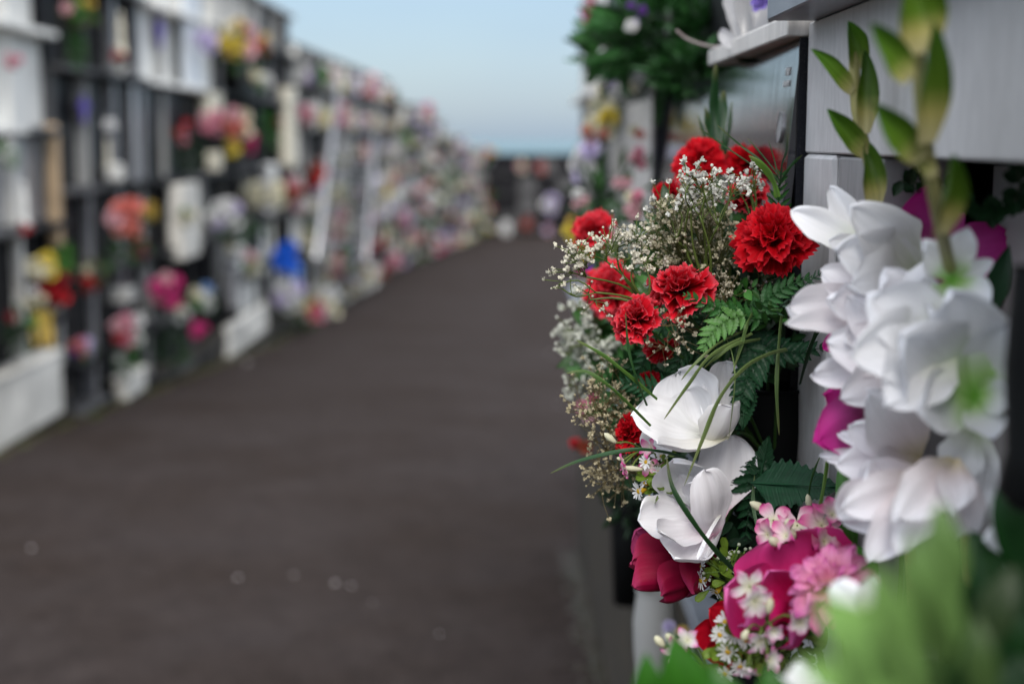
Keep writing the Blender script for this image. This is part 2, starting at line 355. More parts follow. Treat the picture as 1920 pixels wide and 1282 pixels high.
# ------------------------------------------------------------------ petals
def shape_round(c=.6, base=.15, p=1.0):
    def f(t):
        t = np.asarray(t); s = np.clip(t / c, 0, 1); lo = base + (1 - base) * (s * s * (3 - 2 * s)) ** p
        u = np.clip((t - c) / (1 - c), 0, 1); return np.where(t < c, lo, np.sqrt(np.maximum(0, 1 - u ** 2.9)))
    return f
def shape_point(c=.45, base=.3, p=1.0):
    def f(t):
        t = np.asarray(t); s = np.clip(t / c, 0, 1); lo = base + (1 - base) * np.sin(s * math.pi / 2)
        u = np.clip((t - c) / (1 - c), 0, 1); return np.where(t < c, lo, np.cos(u * math.pi / 2) ** p)
    return f
def lerp_cols(stops, t):
    ts = [s[0] for s in stops]; return np.stack([np.interp(t, ts, [s[1][k] for s in stops]) for k in range(3)], -1)
def patch(base, tip, hw, nrm, shape, bow=.12, cup=.3, curl=0., ruf=0., rk=3, seed=0, nu=9, nv=10, cols=((0, (1, 1, 1)), (1, (1, 1, 1))), edge=None, serr=0., fold=0., noise=.03, pleat=0., rag=0.):
    """A petal or leaf sheet from base to tip. nrm: inside of the cup; bow: belly of the centre line away from nrm; curl: tip towards -nrm."""
    rs = np.random.default_rng(int(seed) + 11)
    b = np.array(base, float); t_ = np.array(tip, float); d = t_ - b; Ln = np.linalg.norm(d); d /= Ln
    n = np.array(nrm, float); n -= d * n.dot(d); n /= (np.linalg.norm(n) + 1e-9); s = np.cross(d, n)
    tt = np.sin(np.linspace(0, math.pi / 2, nv)) * .6 + np.linspace(0, 1, nv) * .4
    uu = np.linspace(-1, 1, nu); T, U = np.meshgrid(tt, uu, indexing='ij')
    W = shape(T) * hw
    ph = rs.uniform(0, 6.28, 4)
    Tl = T.copy()
    off = -bow * Ln * np.sin(np.pi * T) + cup * hw * (U ** 2) * np.minimum(1, shape(T) * 1.2) * np.sin(np.clip(T * 1.5, 0, 1) * 1.57)
    off = off - curl * Ln * np.clip((T - .55) / .45, 0, 1) ** 2
    off = off + ruf * hw * np.sin(U * rk * 3.14 / 2 + ph[0] + T * 3) * (T ** 1.5) * (.3 + .7 * np.abs(U))
    off = off + ruf * .6 * hw * np.sin(T * rk * 4 + ph[1]) * np.abs(U) ** 2 * np.sign(U + .001)
    off = off + noise * hw * (np.sin(T * 5 + ph[2] + U * 2) + np.sin(U * 4.1 + ph[3] - T * 3.3))
    off = off + fold * hw * np.abs(U)
    if pleat:
        off = off + pleat * hw * (np.sin(U * 7.3 + ph[2] + T * 1.5) * np.minimum(1, T * 1.4) + .6 * np.sin(U * 12.1 + ph[0]) * T ** 2)
        off = off - pleat * hw * 1.6 * np.exp(-(U - .25 * np.sin(ph[1])) ** 2 * 30) * (1 - T * .5)
    W = W * (1 + .035 * np.sin(T * 13 + ph[1]) * np.abs(U) + serr * rs.uniform(-1, 1, W.shape) * (np.abs(U) > .98))
    if rag: W = W * (1 + rag * np.sin(T * 21 + ph[3]) * (np.abs(U) > .8) + rag * .7 * np.sin(T * 9 + ph[0]) * np.abs(U))
    along = T * Ln - rag * .5 * Ln * (np.sin(U * 5.1 + ph[1]) + .5 * np.sin(U * 11 + ph[2])) * T ** 6 + serr * Ln * .5 * rs.uniform(-1, 1, T.shape) * (T > .99)
    v = b[None, None] + along[..., None] * d + (W * U)[..., None] * s + off[..., None] * n
    f = [(j * nu + i, j * nu + i + 1, (j + 1) * nu + i + 1, (j + 1) * nu + i) for j in range(nv - 1) for i in range(nu - 1)]
    c = lerp_cols(cols, T)
    if edge is not None:
        k = (np.abs(U) ** 3 * .8)[..., None]; c = c * (1 - k) + np.array(edge) * k
    return v.reshape(-1, 3), f, np.stack([(U + 1) / 2, T], -1).reshape(-1, 2), c.reshape(-1, 3)
def tube(pts, rad, seg=6, caps=True):
    pts = [np.array(p, float) for p in pts]; n = len(pts); v = []; f = []; pn = None
    for i, p in enumerate(pts):
        t = pts[min(i + 1, n - 1)] - pts[max(i - 1, 0)]; t /= (np.linalg.norm(t) + 1e-9)
        if pn is None:
            a = np.array((0, 0, 1.)) if abs(t[2]) < .9 else np.array((1., 0, 0)); pn = np.cross(t, a)
        pn = pn - t * pn.dot(t); pn /= (np.linalg.norm(pn) + 1e-9); q = np.cross(t, pn)
        r = rad[i] if hasattr(rad, '__len__') else rad
        for k in range(seg):
            a = 6.28318 * k / seg; v.append(p + r * (math.cos(a) * pn + math.sin(a) * q))
    for i in range(n - 1):
        for k in range(seg): f.append((i * seg + k, i * seg + (k + 1) % seg, (i + 1) * seg + (k + 1) % seg, (i + 1) * seg + k))
    if caps: f.append(tuple(range(seg))[::-1]); f.append(tuple((n - 1) * seg + k for k in range(seg)))
    return v, f
def bez(pts, n=14):               # smooth curve through points
    pts = [np.array(p, float) for p in pts]
    if len(pts) == 2: return [pts[0] + (pts[1] - pts[0]) * i / (n - 1) for i in range(n)]
    out = []; m = len(pts) - 1
    for i in range(n):
        u = i / (n - 1) * m; k = min(int(u), m - 1); t = u - k
        p0 = pts[max(k - 1, 0)]; p1 = pts[k]; p2 = pts[k + 1]; p3 = pts[min(k + 2, m)]
        out.append(.5 * ((2 * p1) + (-p0 + p2) * t + (2 * p0 - 5 * p1 + 4 * p2 - p3) * t * t + (-p0 + 3 * p1 - 3 * p2 + p3) * t ** 3))
    return out
def stem_to(parent, a, b, r=.002, col=(.05, .12, .02), sag=.02, name='stem'):
    a = Vector(a); b = Vector(b); mid = (a + b) / 2 + Vector((0, 0, sag))
    v, f = tube(bez([a, mid, b], 10), r, 6)
    return MB().add(v, f, None, col).build(name, leafM, parent)
def ico(sub=1):
    import bmesh
    bm = bmesh.new(); bmesh.ops.create_icosphere(bm, subdivisions=sub, radius=1.0)
    v = np.array([q.co[:] for q in bm.verts]); f = [tuple(x.index for x in p.verts) for p in bm.faces]; bm.free(); return v, f
ICO1, ICO2 = ico(1), ico(2)
def frame(axis, roll=0):
    z = Vector(axis).normalized(); q = z.to_track_quat('Z', 'Y'); return q.to_matrix() @ Matrix.Rotation(roll, 3, 'Z')

WHITE = (.80, .80, .84); GREEN_D = (.014, .060, .020); GREEN_M = (.035, .11, .025); GREEN_L = (.09, .20, .04)

# ---- carnations: shared petal meshes
def carn_petal(seed, cols):
    rs = np.random.default_rng(seed); nu, nv = 19, 9
    tt = np.linspace(0, 1, nv); uu = np.linspace(-1, 1, nu); T, U = np.meshgrid(tt, uu, indexing='ij')
    W = (.10 + .62 * T ** 1.25)
    teeth = np.where(np.arange(nu) % 2 == 0, .045, -.045) + rs.uniform(-.03, .03, nu)
    Rr = T * (1 - .30 * U ** 2 * T) + (T > .99) * teeth[None, :] + (T > .8) * rs.uniform(-.01, .01, T.shape)
    ph = rs.uniform(0, 6.28, 3)
    ruf = .15 * T ** 1.8 * np.sin(U * 6.0 + ph[0]) + .08 * T ** 2.5 * np.sin(U * 11 + ph[1]) + .05 * np.sin(T * 6 + ph[2]) * T
    x = Rr; y = W * U * (1 - .12 * T); z = ruf + .25 * U ** 2 * T * .6 - .20 * np.clip(T - .6, 0, 1) ** 1.5
    c = lerp_cols(cols, T)
    v = np.stack([x, y, z], -1).reshape(-1, 3)
    f = [(j * nu + i, j * nu + i + 1, (j + 1) * nu + i + 1, (j + 1) * nu + i) for j in range(nv - 1) for i in range(nu - 1)]
    return MB().add(v, f, np.stack([(U + 1) / 2, T], -1).reshape(-1, 2), c.reshape(-1, 3))
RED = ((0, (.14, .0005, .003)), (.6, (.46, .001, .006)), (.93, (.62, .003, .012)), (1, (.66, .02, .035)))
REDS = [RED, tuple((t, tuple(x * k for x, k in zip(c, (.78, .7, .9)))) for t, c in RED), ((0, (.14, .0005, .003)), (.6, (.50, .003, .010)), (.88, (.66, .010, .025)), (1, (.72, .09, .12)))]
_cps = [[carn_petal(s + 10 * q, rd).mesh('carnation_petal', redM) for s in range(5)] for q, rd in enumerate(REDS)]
def carnation(px, py, Y, r_px, axis, label, root=None, seed=1, squash=1.0, n_layers=6, stem=True):
    rs = np.random.default_rng(seed); c = P(px, py, Y); r = r_px * Y / F
    o = empty('carnation', c, label, 'carnation', 'red carnations in the near bouquet')
    Fm = frame(axis, rs.uniform(0, 6)).to_4x4()
    spec = [(8, -10, 1.0, 0), (8, 6, 1.0, .03), (8, 24, .90, .07), (7, 44, .80, .10), (6, 62, .70, .12), (5, 80, .58, .12)][:n_layers]
    for li, (n, el, s, h) in enumerate(spec):
        for k in range(n):
            a = 6.283 * (k + .5 * (li % 2)) / n + rs.uniform(-.32, .32); e = R(el + rs.uniform(-18, 16)); sc = r * .97 * s * rs.uniform(.74, 1.14)
            M = Matrix.Rotation(a, 4, 'Z') @ Matrix.Translation((.02 * r, 0, h * r * squash)) @ Matrix.Rotation(-e, 4, 'Y') @ Matrix.Rotation(rs.uniform(-.35, .35), 4, 'X') @ Matrix.Diagonal((sc, sc * rs.uniform(.85, 1.1), sc, 1))
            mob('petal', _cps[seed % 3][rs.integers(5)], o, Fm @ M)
    ax = Vector(axis).normalized()
    v, f = tube([c - ax * r * .75, c - ax * r * .5, c - ax * r * .05], [r * .12, r * .2, r * .22], 8)
    MB().add(v, f, None, (.06, .14, .04)).build('calyx', leafM, o)
    if stem:
        root = root or P(1455, 900, 1.36); stem_to(o, c - ax * r * .7, root, .0016, (.04, .10, .02), .015)
    return o
ROOT = P(1450, 880, 1.37)
carnation(1455, 452, 1.27, 78, (-.42, -.62, .45), 'largest red carnation, in sharp focus next to the white pilaster', ROOT, 3)
carnation(1278, 548, 1.25, 66, (-.30, -.25, .95), 'wide ruffled red carnation just above the small light fern', ROOT, 5)
carnation(1197, 600, 1.24, 50, (-.55, -.45, .55), 'red carnation half hidden under the wide ruffled one, above the tall grass blade', ROOT, 8)
carnation(1315, 308, 1.58, 50, (-.5, -.6, .5), 'topmost red carnation, soft, against the black slab', ROOT, 12)
carnation(1112, 436, 1.66, 44, (-.55, -.5, .5), 'soft red carnation sticking out farthest over the path', ROOT, 14)
carnation(1402, 368, 1.42, 42, (-.4, -.6, .6), 'red carnation behind white buds, above left of the largest one', ROOT, 17)
carnation(1252, 366, 1.52, 30, (-.4, -.5, .7), 'small soft red carnation low among the upper gypsophila', ROOT, 19, n_layers=5)
carnation(1148, 545, 1.60, 58, (-.5, -.6, .3), 'blurred red carnation behind the left gypsophila spray', ROOT, 23)
carnation(1186, 812, 1.29, 40, (-.7, -.3, .3), 'red carnation tucked behind the left edge of the upper white rose', ROOT, 27)
carnation(1214, 716, 1.33, 26, (-.3, -.5, .6), 'small red carnation above the upper white rose', ROOT, 31, n_layers=5)
carnation(1398, 312, 1.62, 44, (.1, -.5, .8), 'dark red carnation pressed against the black slab near its top', ROOT, 33, n_layers=4)
carnation(1240, 652, 1.32, 34, (-.1, -.5, -.6), 'drooping red carnation under the wide ruffled one', ROOT, 35, n_layers=3)

# ---- hand laid petals
def PP(o, name, base, tip, hw, n=(-.3, -.9, .3), shape=None, mat=roseM, cols=None, **k):
    b = P(*base); t = P(*tip); Y = (base[2] + tip[2]) / 2
    cols = cols or ((0, (.66, .66, .60)), (.25, (.84, .84, .85)), (1, (.88, .88, .91)))
    v, f, uv, c = patch(b, t, hw * Y / F, n, shape or shape_round(.58, .25), cols=cols, **k)
    return MB().add(v, f, uv, c).build(name, mat, o)
def sh(c, b): return shape_round(c, b)
o = empty('white_rose', P(1312, 815, 1.25), 'upper of the two open white silk roses, crossed by arching grass blades', 'rose', 'white silk roses')
K = dict(nu=21, nv=18, noise=.05, pleat=.032, rag=.025)
PP(o, 'petal', (1316, 812, 1.25), (1272, 694, 1.275), 66, (-.2, -.9, -.2), sh(.5, .3), bow=.16, cup=.55, curl=.05, seed=1, ruf=.03, rk=4, **K)
PP(o, 'petal', (1350, 812, 1.255), (1361, 677, 1.285), 34, (-.3, -.9, -.1), sh(.55, .35), bow=.10, cup=.4, seed=2, ruf=.04, **K)
PP(o, 'petal', (1318, 815, 1.245), (1204, 770, 1.215), 52, (.35, -.8, .55), sh(.55, .3), bow=.12, cup=.35, curl=.16, seed=3, ruf=.05, **K)
PP(o, 'petal', (1318, 812, 1.245), (1290, 730, 1.262), 42, (-.2, -.9, -.1), sh(.55, .35), bow=.14, cup=.9, seed=4, **K)
PP(o, 'petal', (1330, 812, 1.243), (1345, 712, 1.262), 25, (-.9, -.6, .1), sh(.55, .35), bow=.08, cup=.8, seed=5, **K)
PP(o, 'petal', (1330, 832, 1.235), (1372, 764, 1.205), 44, (-.3, .75, .5), sh(.55, .5), bow=.10, cup=.6, curl=-.03, seed=6, ruf=.03, cols=((0, (.62, .60, .50)), (.4, (.74, .73, .70)), (1, (.82, .82, .85))), **K)
PP(o, 'petal', (1362, 816, 1.235), (1232, 832, 1.165), 24, (.1, -.35, .95), sh(.5, .45), bow=.10, cup=.5, seed=7, ruf=.04, cols=((0, (.66, .64, .48)), (.4, (.78, .77, .74)), (1, (.82, .82, .85))), **K)
PP(o, 'petal', (1270, 805, 1.262), (1207, 842, 1.272), 34, (-.2, -.9, .2), sh(.5, .5), bow=.05, cup=.2, seed=8, **K)
PP(o, 'petal', (1362, 822, 1.245), (1386, 752, 1.235), 14, (-.8, -.3, .2), sh(.5, .5), bow=.06, cup=.3, seed=9, cols=((0, (.6, .57, .48)), (1, (.7, .68, .64))), **K)
stem_to(o, P(1340, 822, 1.25), ROOT, .002)
o = empty('white_rose', P(1320, 985, 1.25), 'lower open white silk rose with one large petal standing up behind it', 'rose', 'white silk roses')
PK = ((0, (.70, .35, .48)), (.14, (.76, .68, .72)), (.4, (.86, .84, .87)), (1, (.88, .88, .91)))
PP(o, 'petal', (1358, 968, 1.27), (1368, 814, 1.285), 60, (-.3, -.9, .1), sh(.45, .08), bow=.05, cup=.12, ruf=.10, rk=5, seed=11, cols=PK, **K)
PP(o, 'petal', (1312, 960, 1.25), (1262, 858, 1.215), 60, (-.1, -.9, -.4), sh(.55, .35), bow=.18, cup=.45, curl=-.04, seed=12, **K)
PP(o, 'petal', (1304, 950, 1.24), (1274, 890, 1.232), 26, (.2, -.9, -.2), sh(.5, .35), bow=.2, cup=.8, seed=13, **K)
PP(o, 'petal', (1312, 975, 1.235), (1305, 902, 1.205), 28, (-.7, -.7, -.1), sh(.55, .4), bow=.15, cup=.8, seed=14, **K)
PP(o, 'petal', (1335, 1008, 1.225), (1331, 890, 1.185), 47, (-.45, .75, .35), sh(.6, .45), bow=.05, cup=.14, curl=-.10, seed=15, ruf=.03, cols=PK, **K)
PP(o, 'petal', (1318, 965, 1.245), (1200, 972, 1.215), 48, (.2, -.8, .5), sh(.6, .35), bow=.10, cup=.28, curl=.04, seed=16, cols=PK, **K)
PP(o, 'petal', (1330, 990, 1.225), (1230, 1000, 1.175), 34, (.15, -.6, .75), sh(.55, .5), bow=.12, cup=.45, curl=-.05, ruf=.04, seed=17, cols=PK, **K)
PP(o, 'petal', (1322, 985, 1.235), (1262, 1057, 1.175), 52, (-.1, -.75, .65), sh(.5, .45), bow=.14, cup=.5, curl=-.08, seed=18, cols=PK, **K)
PP(o, 'petal', (1352, 972, 1.24), (1322, 1045, 1.20), 30, (-.9, -.4, .2), sh(.5, .5), bow=.10, cup=.4, seed=19, cols=PK, **K)
PP(o, 'petal', (1350, 965, 1.215), (1308, 1048, 1.172), 5, (-.5, -.8, .1), sh(.8, .7), bow=-.04, cup=.3, seed=20, **K)
stem_to(o, P(1345, 990, 1.26), ROOT, .002)
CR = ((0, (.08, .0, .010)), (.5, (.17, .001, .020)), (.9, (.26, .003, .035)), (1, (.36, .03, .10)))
o = empty('crimson_rose', P(1285, 1085, 1.27), 'half open crimson silk rose hanging under the lower white rose', 'rose')
for i_, (b_, t_, hw_, n_, sh_c, cc_, bow_, cup_) in enumerate([
    ((1305, 1070, 1.27), (1190, 1000, 1.275), 48, (0, -.9, -.4), .55, ((0, (.2, .002, .03)), (.6, (.36, .01, .09)), (1, (.48, .07, .20))), .2, .5),
    ((1300, 1075, 1.265), (1225, 1000, 1.26), 30, (-.6, -.6, -.1), .55, ((0, (.2, .002, .03)), (1, (.40, .04, .14))), .15, .9),
    ((1300, 1078, 1.262), (1206, 1030, 1.255), 26, (.5, -.7, .3), .6, ((0, (.2, .002, .03)), (1, (.50, .10, .28))), .15, 1.0),
    ((1322, 1062, 1.258), (1182, 1050, 1.25), 52, (-.1, .8, .3), .6, CR, .16, .9),
    ((1325, 1066, 1.255), (1186, 1092, 1.238), 54, (.1, .8, .5), .62, CR, .15, .7),
    ((1335, 1056, 1.25), (1236, 1112, 1.222), 60, (.1, .9, .5), .6, CR, .18, .6),
    ((1345, 1040, 1.25), (1290, 1108, 1.22), 56, (-.2, .9, .5), .6, CR, .15, .6)]):
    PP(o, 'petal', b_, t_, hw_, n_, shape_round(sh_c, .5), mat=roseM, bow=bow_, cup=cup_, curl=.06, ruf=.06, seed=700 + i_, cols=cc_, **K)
stem_to(o, P(1320, 1062, 1.27), ROOT, .002)
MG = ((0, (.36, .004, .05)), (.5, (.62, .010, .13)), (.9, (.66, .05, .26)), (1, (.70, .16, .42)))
o = empty('magenta_rose', P(1480, 1110, 1.06), 'big soft magenta silk rose behind the pink blossom', 'rose')
for i, (b, t, hw, n, sp_) in enumerate([
    ((1530, 1160, 1.08), (1470, 1000, 1.10), 125, (-.1, -.9, -.2), .4), ((1490, 1170, 1.05), (1362, 1100, 1.03), 78, (.3, -.9, .2), .5),
    ((1500, 1160, 1.04), (1440, 1070, 1.03), 62, (.1, -.9, -.1), .8), ((1540, 1165, 1.04), (1545, 1060, 1.03), 60, (-.2, -.9, -.1), .6),
    ((1480, 1130, 1.03), (1395, 1172, 1.0), 46, (.2, .8, .5), .5), ((1520, 1150, 1.03), (1480, 1205, 1.0), 60, (0, .8, .5), .5)]):
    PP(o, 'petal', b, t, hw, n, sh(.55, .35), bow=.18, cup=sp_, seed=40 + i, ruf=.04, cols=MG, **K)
stem_to(o, P(1520, 1180, 1.06), P(1560, 1400, 1.10), .003)
o = empty('red_rose', P(1340, 1190, 1.12), 'soft red silk petals low down beside the pink and white buds', 'rose')
for i, (b, t, hw) in enumerate([((1400, 1200, 1.13), (1298, 1190, 1.11), 34), ((1400, 1190, 1.12), (1330, 1140, 1.12), 34), ((1410, 1220, 1.11), (1320, 1225, 1.08), 30)]):
    PP(o, 'petal', b, t, hw, (.1, -.8, .4), sh(.5, .4), bow=.15, cup=.5, seed=50 + i, cols=((0, (.25, .0, .01)), (1, (.5, .005, .02))), **K)
stem_to(o, P(1405, 1210, 1.12), P(1480, 1420, 1.15), .003)

# ---- pink blossom and florets
def bloom_pts(o, c, r, axis, n, cols, layers=((0, 1.), (35, .8), (60, .55)), wf=.35, seed=0, mat=petalM, curl=.1, shp=None, name='petal', nu=5, nv=6, joined=None, ruf=.1):
    rs = np.random.default_rng(seed); Fm = frame(axis, rs.uniform(0, 6)); c = Vector(c)
    for li, (el, s) in enumerate(layers):
        for k in range(n):
            a = 6.283 * (k + .5 * (li % 2)) / n + rs.uniform(-.15, .15); e = R(el + rs.uniform(-8, 8)); rr = r * s * rs.uniform(.88, 1.1)
            d = Fm @ Vector((math.cos(a) * math.cos(e), math.sin(a) * math.cos(e), math.sin(e)))
            nn = Fm @ Vector((-math.cos(a) * math.sin(e), -math.sin(a) * math.sin(e), math.cos(e)))
            v, f, uv, cc = patch(c + d * r * .04, c + d * rr, rr * wf, nn, shp or shape_round(.6, .25), bow=.06, cup=.3, curl=curl, ruf=ruf, seed=seed * 31 + li * 17 + k, nu=nu, nv=nv, cols=cols)
            if joined is not None: joined.add(v, f, uv, cc)
            else: MB().add(v, f, uv, cc).build(name, mat, o)
PINK = ((0, (.75, .50, .35)), (.3, (.82, .30, .42)), (.8, (.80, .28, .50)), (1, (.72, .14, .45)))
o = empty('pink_blossom', P(1560, 1085, .97), 'pale pink open blossom with frilled petals against the magenta rose', 'flower')
bloom_pts(o, P(1560, 1100, .97), 92 * .97 / F, (-.35, -.5, .75), 11, PINK, ((-8, 1.05), (15, .98), (40, .85), (65, .6)), .20, 61, ruf=.5, nu=7, nv=9, shp=shape_point(.65, .25, .6), curl=.2)
stem_to(o, P(1565, 1120, .98), P(1600, 1400, 1.05), .003)
FLO = ((0, (.80, .78, .50)), (.35, (.84, .66, .70)), (.75, (.78, .22, .42)), (1, (.62, .03, .28)))
FLW = ((0, (.80, .80, .55)), (.5, (.84, .80, .80)), (.85, (.78, .40, .58)), (1, (.68, .08, .38)))
BUDC = (.74, .72, .52)
def bud(mb, a, b, r, col=BUDC):
    a = np.array(a); b = np.array(b); d = b - a
    v, f = tube([a, a + d * .2, a + d * .55, a + d * .85, b], [r * .35, r * .7, r, r * .7, r * .15], 7); mb.add(v, f, None, col)
def floret_spray(label, root, items, buds, seed, cat='flower spray', cols=FLO, n=5):
    """items: (px,py,Y,r_px,axis); buds: (px,py,px2,py2,Y,r_px)"""
    o = empty('floret_spray', P(*root), label, cat)
    st = MB()
    for i, (px, py, Y, r, ax) in enumerate(items):
        rr_ = np.random.default_rng(seed * 3 + i); bloom_pts(o, P(px, py, Y), r * Y / F * rr_.uniform(.85, 1.15), Vector(ax) + Vector(rr_.uniform(-.5, .5, 3)), n, cols, ((rr_.uniform(5, 50), 1.),), rr_.uniform(.26, .36), seed + i, name='petal', nu=5, nv=7, ruf=.35, curl=.25, shp=shape_point(.6, .25, .6))
        v, f = tube(bez([P(px, py, Y), (P(px, py, Y) + P(*root)) / 2 + Vector((0, 0, .006)), P(*root)], 7), .0009, 5); st.add(v, f, None, (.14, .20, .04))
    for (x1, y1, x2, y2, Y, r) in buds:
        m = MB(); bud(m, P(x1, y1, Y), P(x2, y2, Y), r * Y / F); m.build('bud', petalM, o)
        v, f = tube(bez([P(x1, y1, Y), (P(x1, y1, Y) * .6 + P(*root) * .4) + Vector((0, 0, .004)), P(*root)], 7), .0008, 5); st.add(v, f, None, (.14, .20, .04))
    st.build('stem', leafM, o); return o
floret_spray('pink and white floret spray with cream buds above the magenta rose', (1500, 1030, 1.15),
    [(1450, 975, 1.13, 38, (-.6, -.6, .4)), (1440, 1002, 1.11, 34, (-.8, -.5, -.1)), (1495, 985, 1.12, 46, (-.2, -.8, .6)), (1540, 985, 1.10, 46, (.1, -.8, .6)),
     (1560, 965, 1.10, 40, (.2, -.6, .8)), (1475, 1005, 1.08, 34, (-.3, -.9, .1)), (1545, 1015, 1.08, 34, (.3, -.8, .2))],
    [(1440, 958, 1406, 941, 1.15, 9), (1519, 957, 1514, 926, 1.18, 7), (1480, 990, 1478, 972, 1.09, 10), (1490, 1010, 1480, 990, 1.09, 9), (1462, 1022, 1442, 1008, 1.08, 10)], 70)
floret_spray('two magenta edged white florets lying over the magenta rose', (1440, 1170, 1.0),
    [(1405, 1098, .99, 42, (-.2, -.9, .2)), (1415, 1125, .98, 38, (-.1, -.9, 0)), (1500, 1165, .97, 32, (.3, -.8, -.2))], [(1440, 1150, 1446, 1120, .98, 9)], 90, cols=FLW)
floret_spray('small magenta tipped floret with cream buds at the lower left of the bouquet', (1330, 1260, 1.04),
    [(1272, 1218, 1.03, 34, (-.6, -.7, .2)), (1290, 1200, 1.03, 30, (-.2, -.6, .7))], [(1245, 1212, 1228, 1192, 1.03, 9), (1268, 1205, 1248, 1188, 1.03, 9)], 110, cols=FLW)
floret_spray('magenta and white florets hanging under the magenta rose', (1430, 1180, 1.0),
    [(1425, 1200, .99, 36, (-.1, -.9, -.3)), (1440, 1235, .98, 34, (.2, -.9, -.2)), (1400, 1250, .99, 34, (0, -.9, -.3)), (1450, 1180, .98, 26, (.2, -.9, .2))], [(1402, 1180, 1392, 1200, .98, 8)], 130, cols=FLW)
floret_spray('tiny magenta florets and a white bud left of the upper white rose', (1220, 850, 1.26),
    [(1172, 868, 1.24, 22, (-.8, -.5, .2)), (1178, 885, 1.235, 16, (-.7, -.6, -.4)), (1222, 842, 1.24, 22, (-.3, -.8, .3)), (1215, 872, 1.245, 24, (-.2, -.9, 0)), (1236, 875, 1.25, 18, (.3, -.9, 0))],
    [(1155, 830, 1133, 812, 1.24, 7), (1205, 880, 1168, 876, 1.235, 6), (1170, 862, 1156, 858, 1.24, 4)], 150)

# ---- tiny daisies
def daisy(parent, px, py, Y, r, axis, seed):
    m = MB(); bloom_pts(None, P(px, py, Y), r * Y / F, axis, 13, ((0, (.8, .8, .75)), (1, (.84, .84, .86))), ((12, 1.),), .13, seed, shp=shape_round(.75, .5), nu=3, nv=4, joined=m, ruf=0, curl=.05)
    d = bpy.data.objects.new('daisy', m.mesh('ray_petals', petalM, True, parent.location)); link(d, parent)
    c = P(px, py, Y); ax = Vector(axis).normalized(); rr = r * Y / F
    v, f = tube([c - ax * rr * .9, c - ax * rr * .35, c, c + ax * rr * .12], [rr * .10, rr * .3, rr * .3, rr * .15], 9)
    cen = MB().add(v, f, None, (.62, .38, .02)); q = bpy.data.objects.new('flower_centre', cen.mesh('flower_centre', petalM, True, parent.location)); link(q, d)
def leafy(mb, a, b, w, n, col, seed=0, shp=None, nu=5, nv=7, fold=.25, **k):
    v, f, uv, c = patch(a, b, w, n, shp or shape_point(.45, .25), bow=-.05, cup=0, fold=fold, seed=seed, nu=nu, nv=nv, cols=((0, tuple(x * .8 for x in col)), (1, col)), **k); mb.add(v, f, uv, c)
def daisy_spray(label, root, items, nleaf, seed):
    rs = np.random.default_rng(seed); o = empty('daisy_spray', P(*root), label, 'daisies'); st = MB(); lf = MB(); A = P(*root)
    for i, (px, py, Y, r, ax) in enumerate(items):
        daisy(o, px, py, Y, r, ax, seed + i); c = P(px, py, Y); v, f = tube(bez([c - Vector(ax).normalized() * .01, (c + A) / 2, A], 6), .0008, 5); st.add(v, f, None, (.10, .18, .03))
    for k in range(nleaf):
        px, py, Y, r, ax = items[rs.integers(len(items))]; c = P(px, py, Y) * .6 + A * .4 + Vector(rs.uniform(-.012, .012, 3)); d = Vector((rs.uniform(-1, .3), rs.uniform(-.6, .2), rs.uniform(-.4, .8))).normalized()
        leafy(lf, c, c + d * rs.uniform(.010, .017), .0036, (0, -.8, .5), (.16, .26, .03), seed + k, shape_round(.6, .2), nv=6)
    st.build('stem', leafM, o); lf.build('leaf', leafM, o, kind='stuff'); return o
daisy_spray('tiny white daisies between the two white roses on the left', (1260, 895, 1.26),
    [(1211, 866, 1.235, 16, (-.6, -.7, .1)), (1236, 884, 1.24, 15, (-.5, -.7, -.2)), (1197, 921, 1.235, 20, (-.8, -.4, -.1)), (1212, 938, 1.235, 15, (-.5, -.5, -.6)), (1240, 855, 1.25, 13, (0, -.8, .6)), (1208, 905, 1.245, 14, (-.8, -.3, .4))], 22, 170)
daisy_spray('tiny white daisies with yellow cones right of the crimson rose', (1385, 1095, 1.24),
    [(1312, 1062, 1.225, 17, (-.7, -.5, .4)), (1314, 1088, 1.22, 21, (-.8, -.5, -.1)), (1343, 1110, 1.22, 18, (-.7, -.4, -.6)), (1322, 1078, 1.225, 16, (-.5, -.8, .1)), (1371, 1042, 1.235, 12, (0, -.8, .6))], 44, 190)
daisy_spray('soft cream daisies low beside the red silk petals', (1400, 1240, 1.06),
    [(1360, 1165, 1.05, 22, (-.3, -.7, .6)), (1378, 1188, 1.04, 24, (0, -.9, .2)), (1350, 1190, 1.04, 22, (-.6, -.8, 0)), (1398, 1200, 1.03, 20, (.3, -.9, 0)), (1365, 1222, 1.03, 24, (-.3, -.8, -.3)), (1388, 1250, 1.03, 22, (0, -.9, -.2)), (1360, 1262, 1.03, 20, (-.4, -.8, -.2))], 50, 210)
# green berry sprig
o = empty('berry_sprig', P(1390, 1080, 1.24), 'pale green sprig of pinhead berries above the right hand daisies', 'sprig'); st = MB(); be = MB(); rs = np.random.default_rng(5)
for k in range(34):
    e = P(rs.uniform(1318, 1415), rs.uniform(1020, 1078), rs.uniform(1.21, 1.25)); A = P(rs.uniform(1360, 1395), rs.uniform(1070, 1090), 1.24)
    v, f = tube(bez([A, (A + e) / 2 + Vector(rs.uniform(-.003, .003, 3)), e], 5), .0007, 4); st.add(v, f, None, (.20, .34, .08)); be.add(ICO1[0] * .0018 + np.array(e), ICO1[1], None, (.62, .68, .52))
st.build('stem', leafM, o); be.build('berries', petalM, o, kind='stuff')

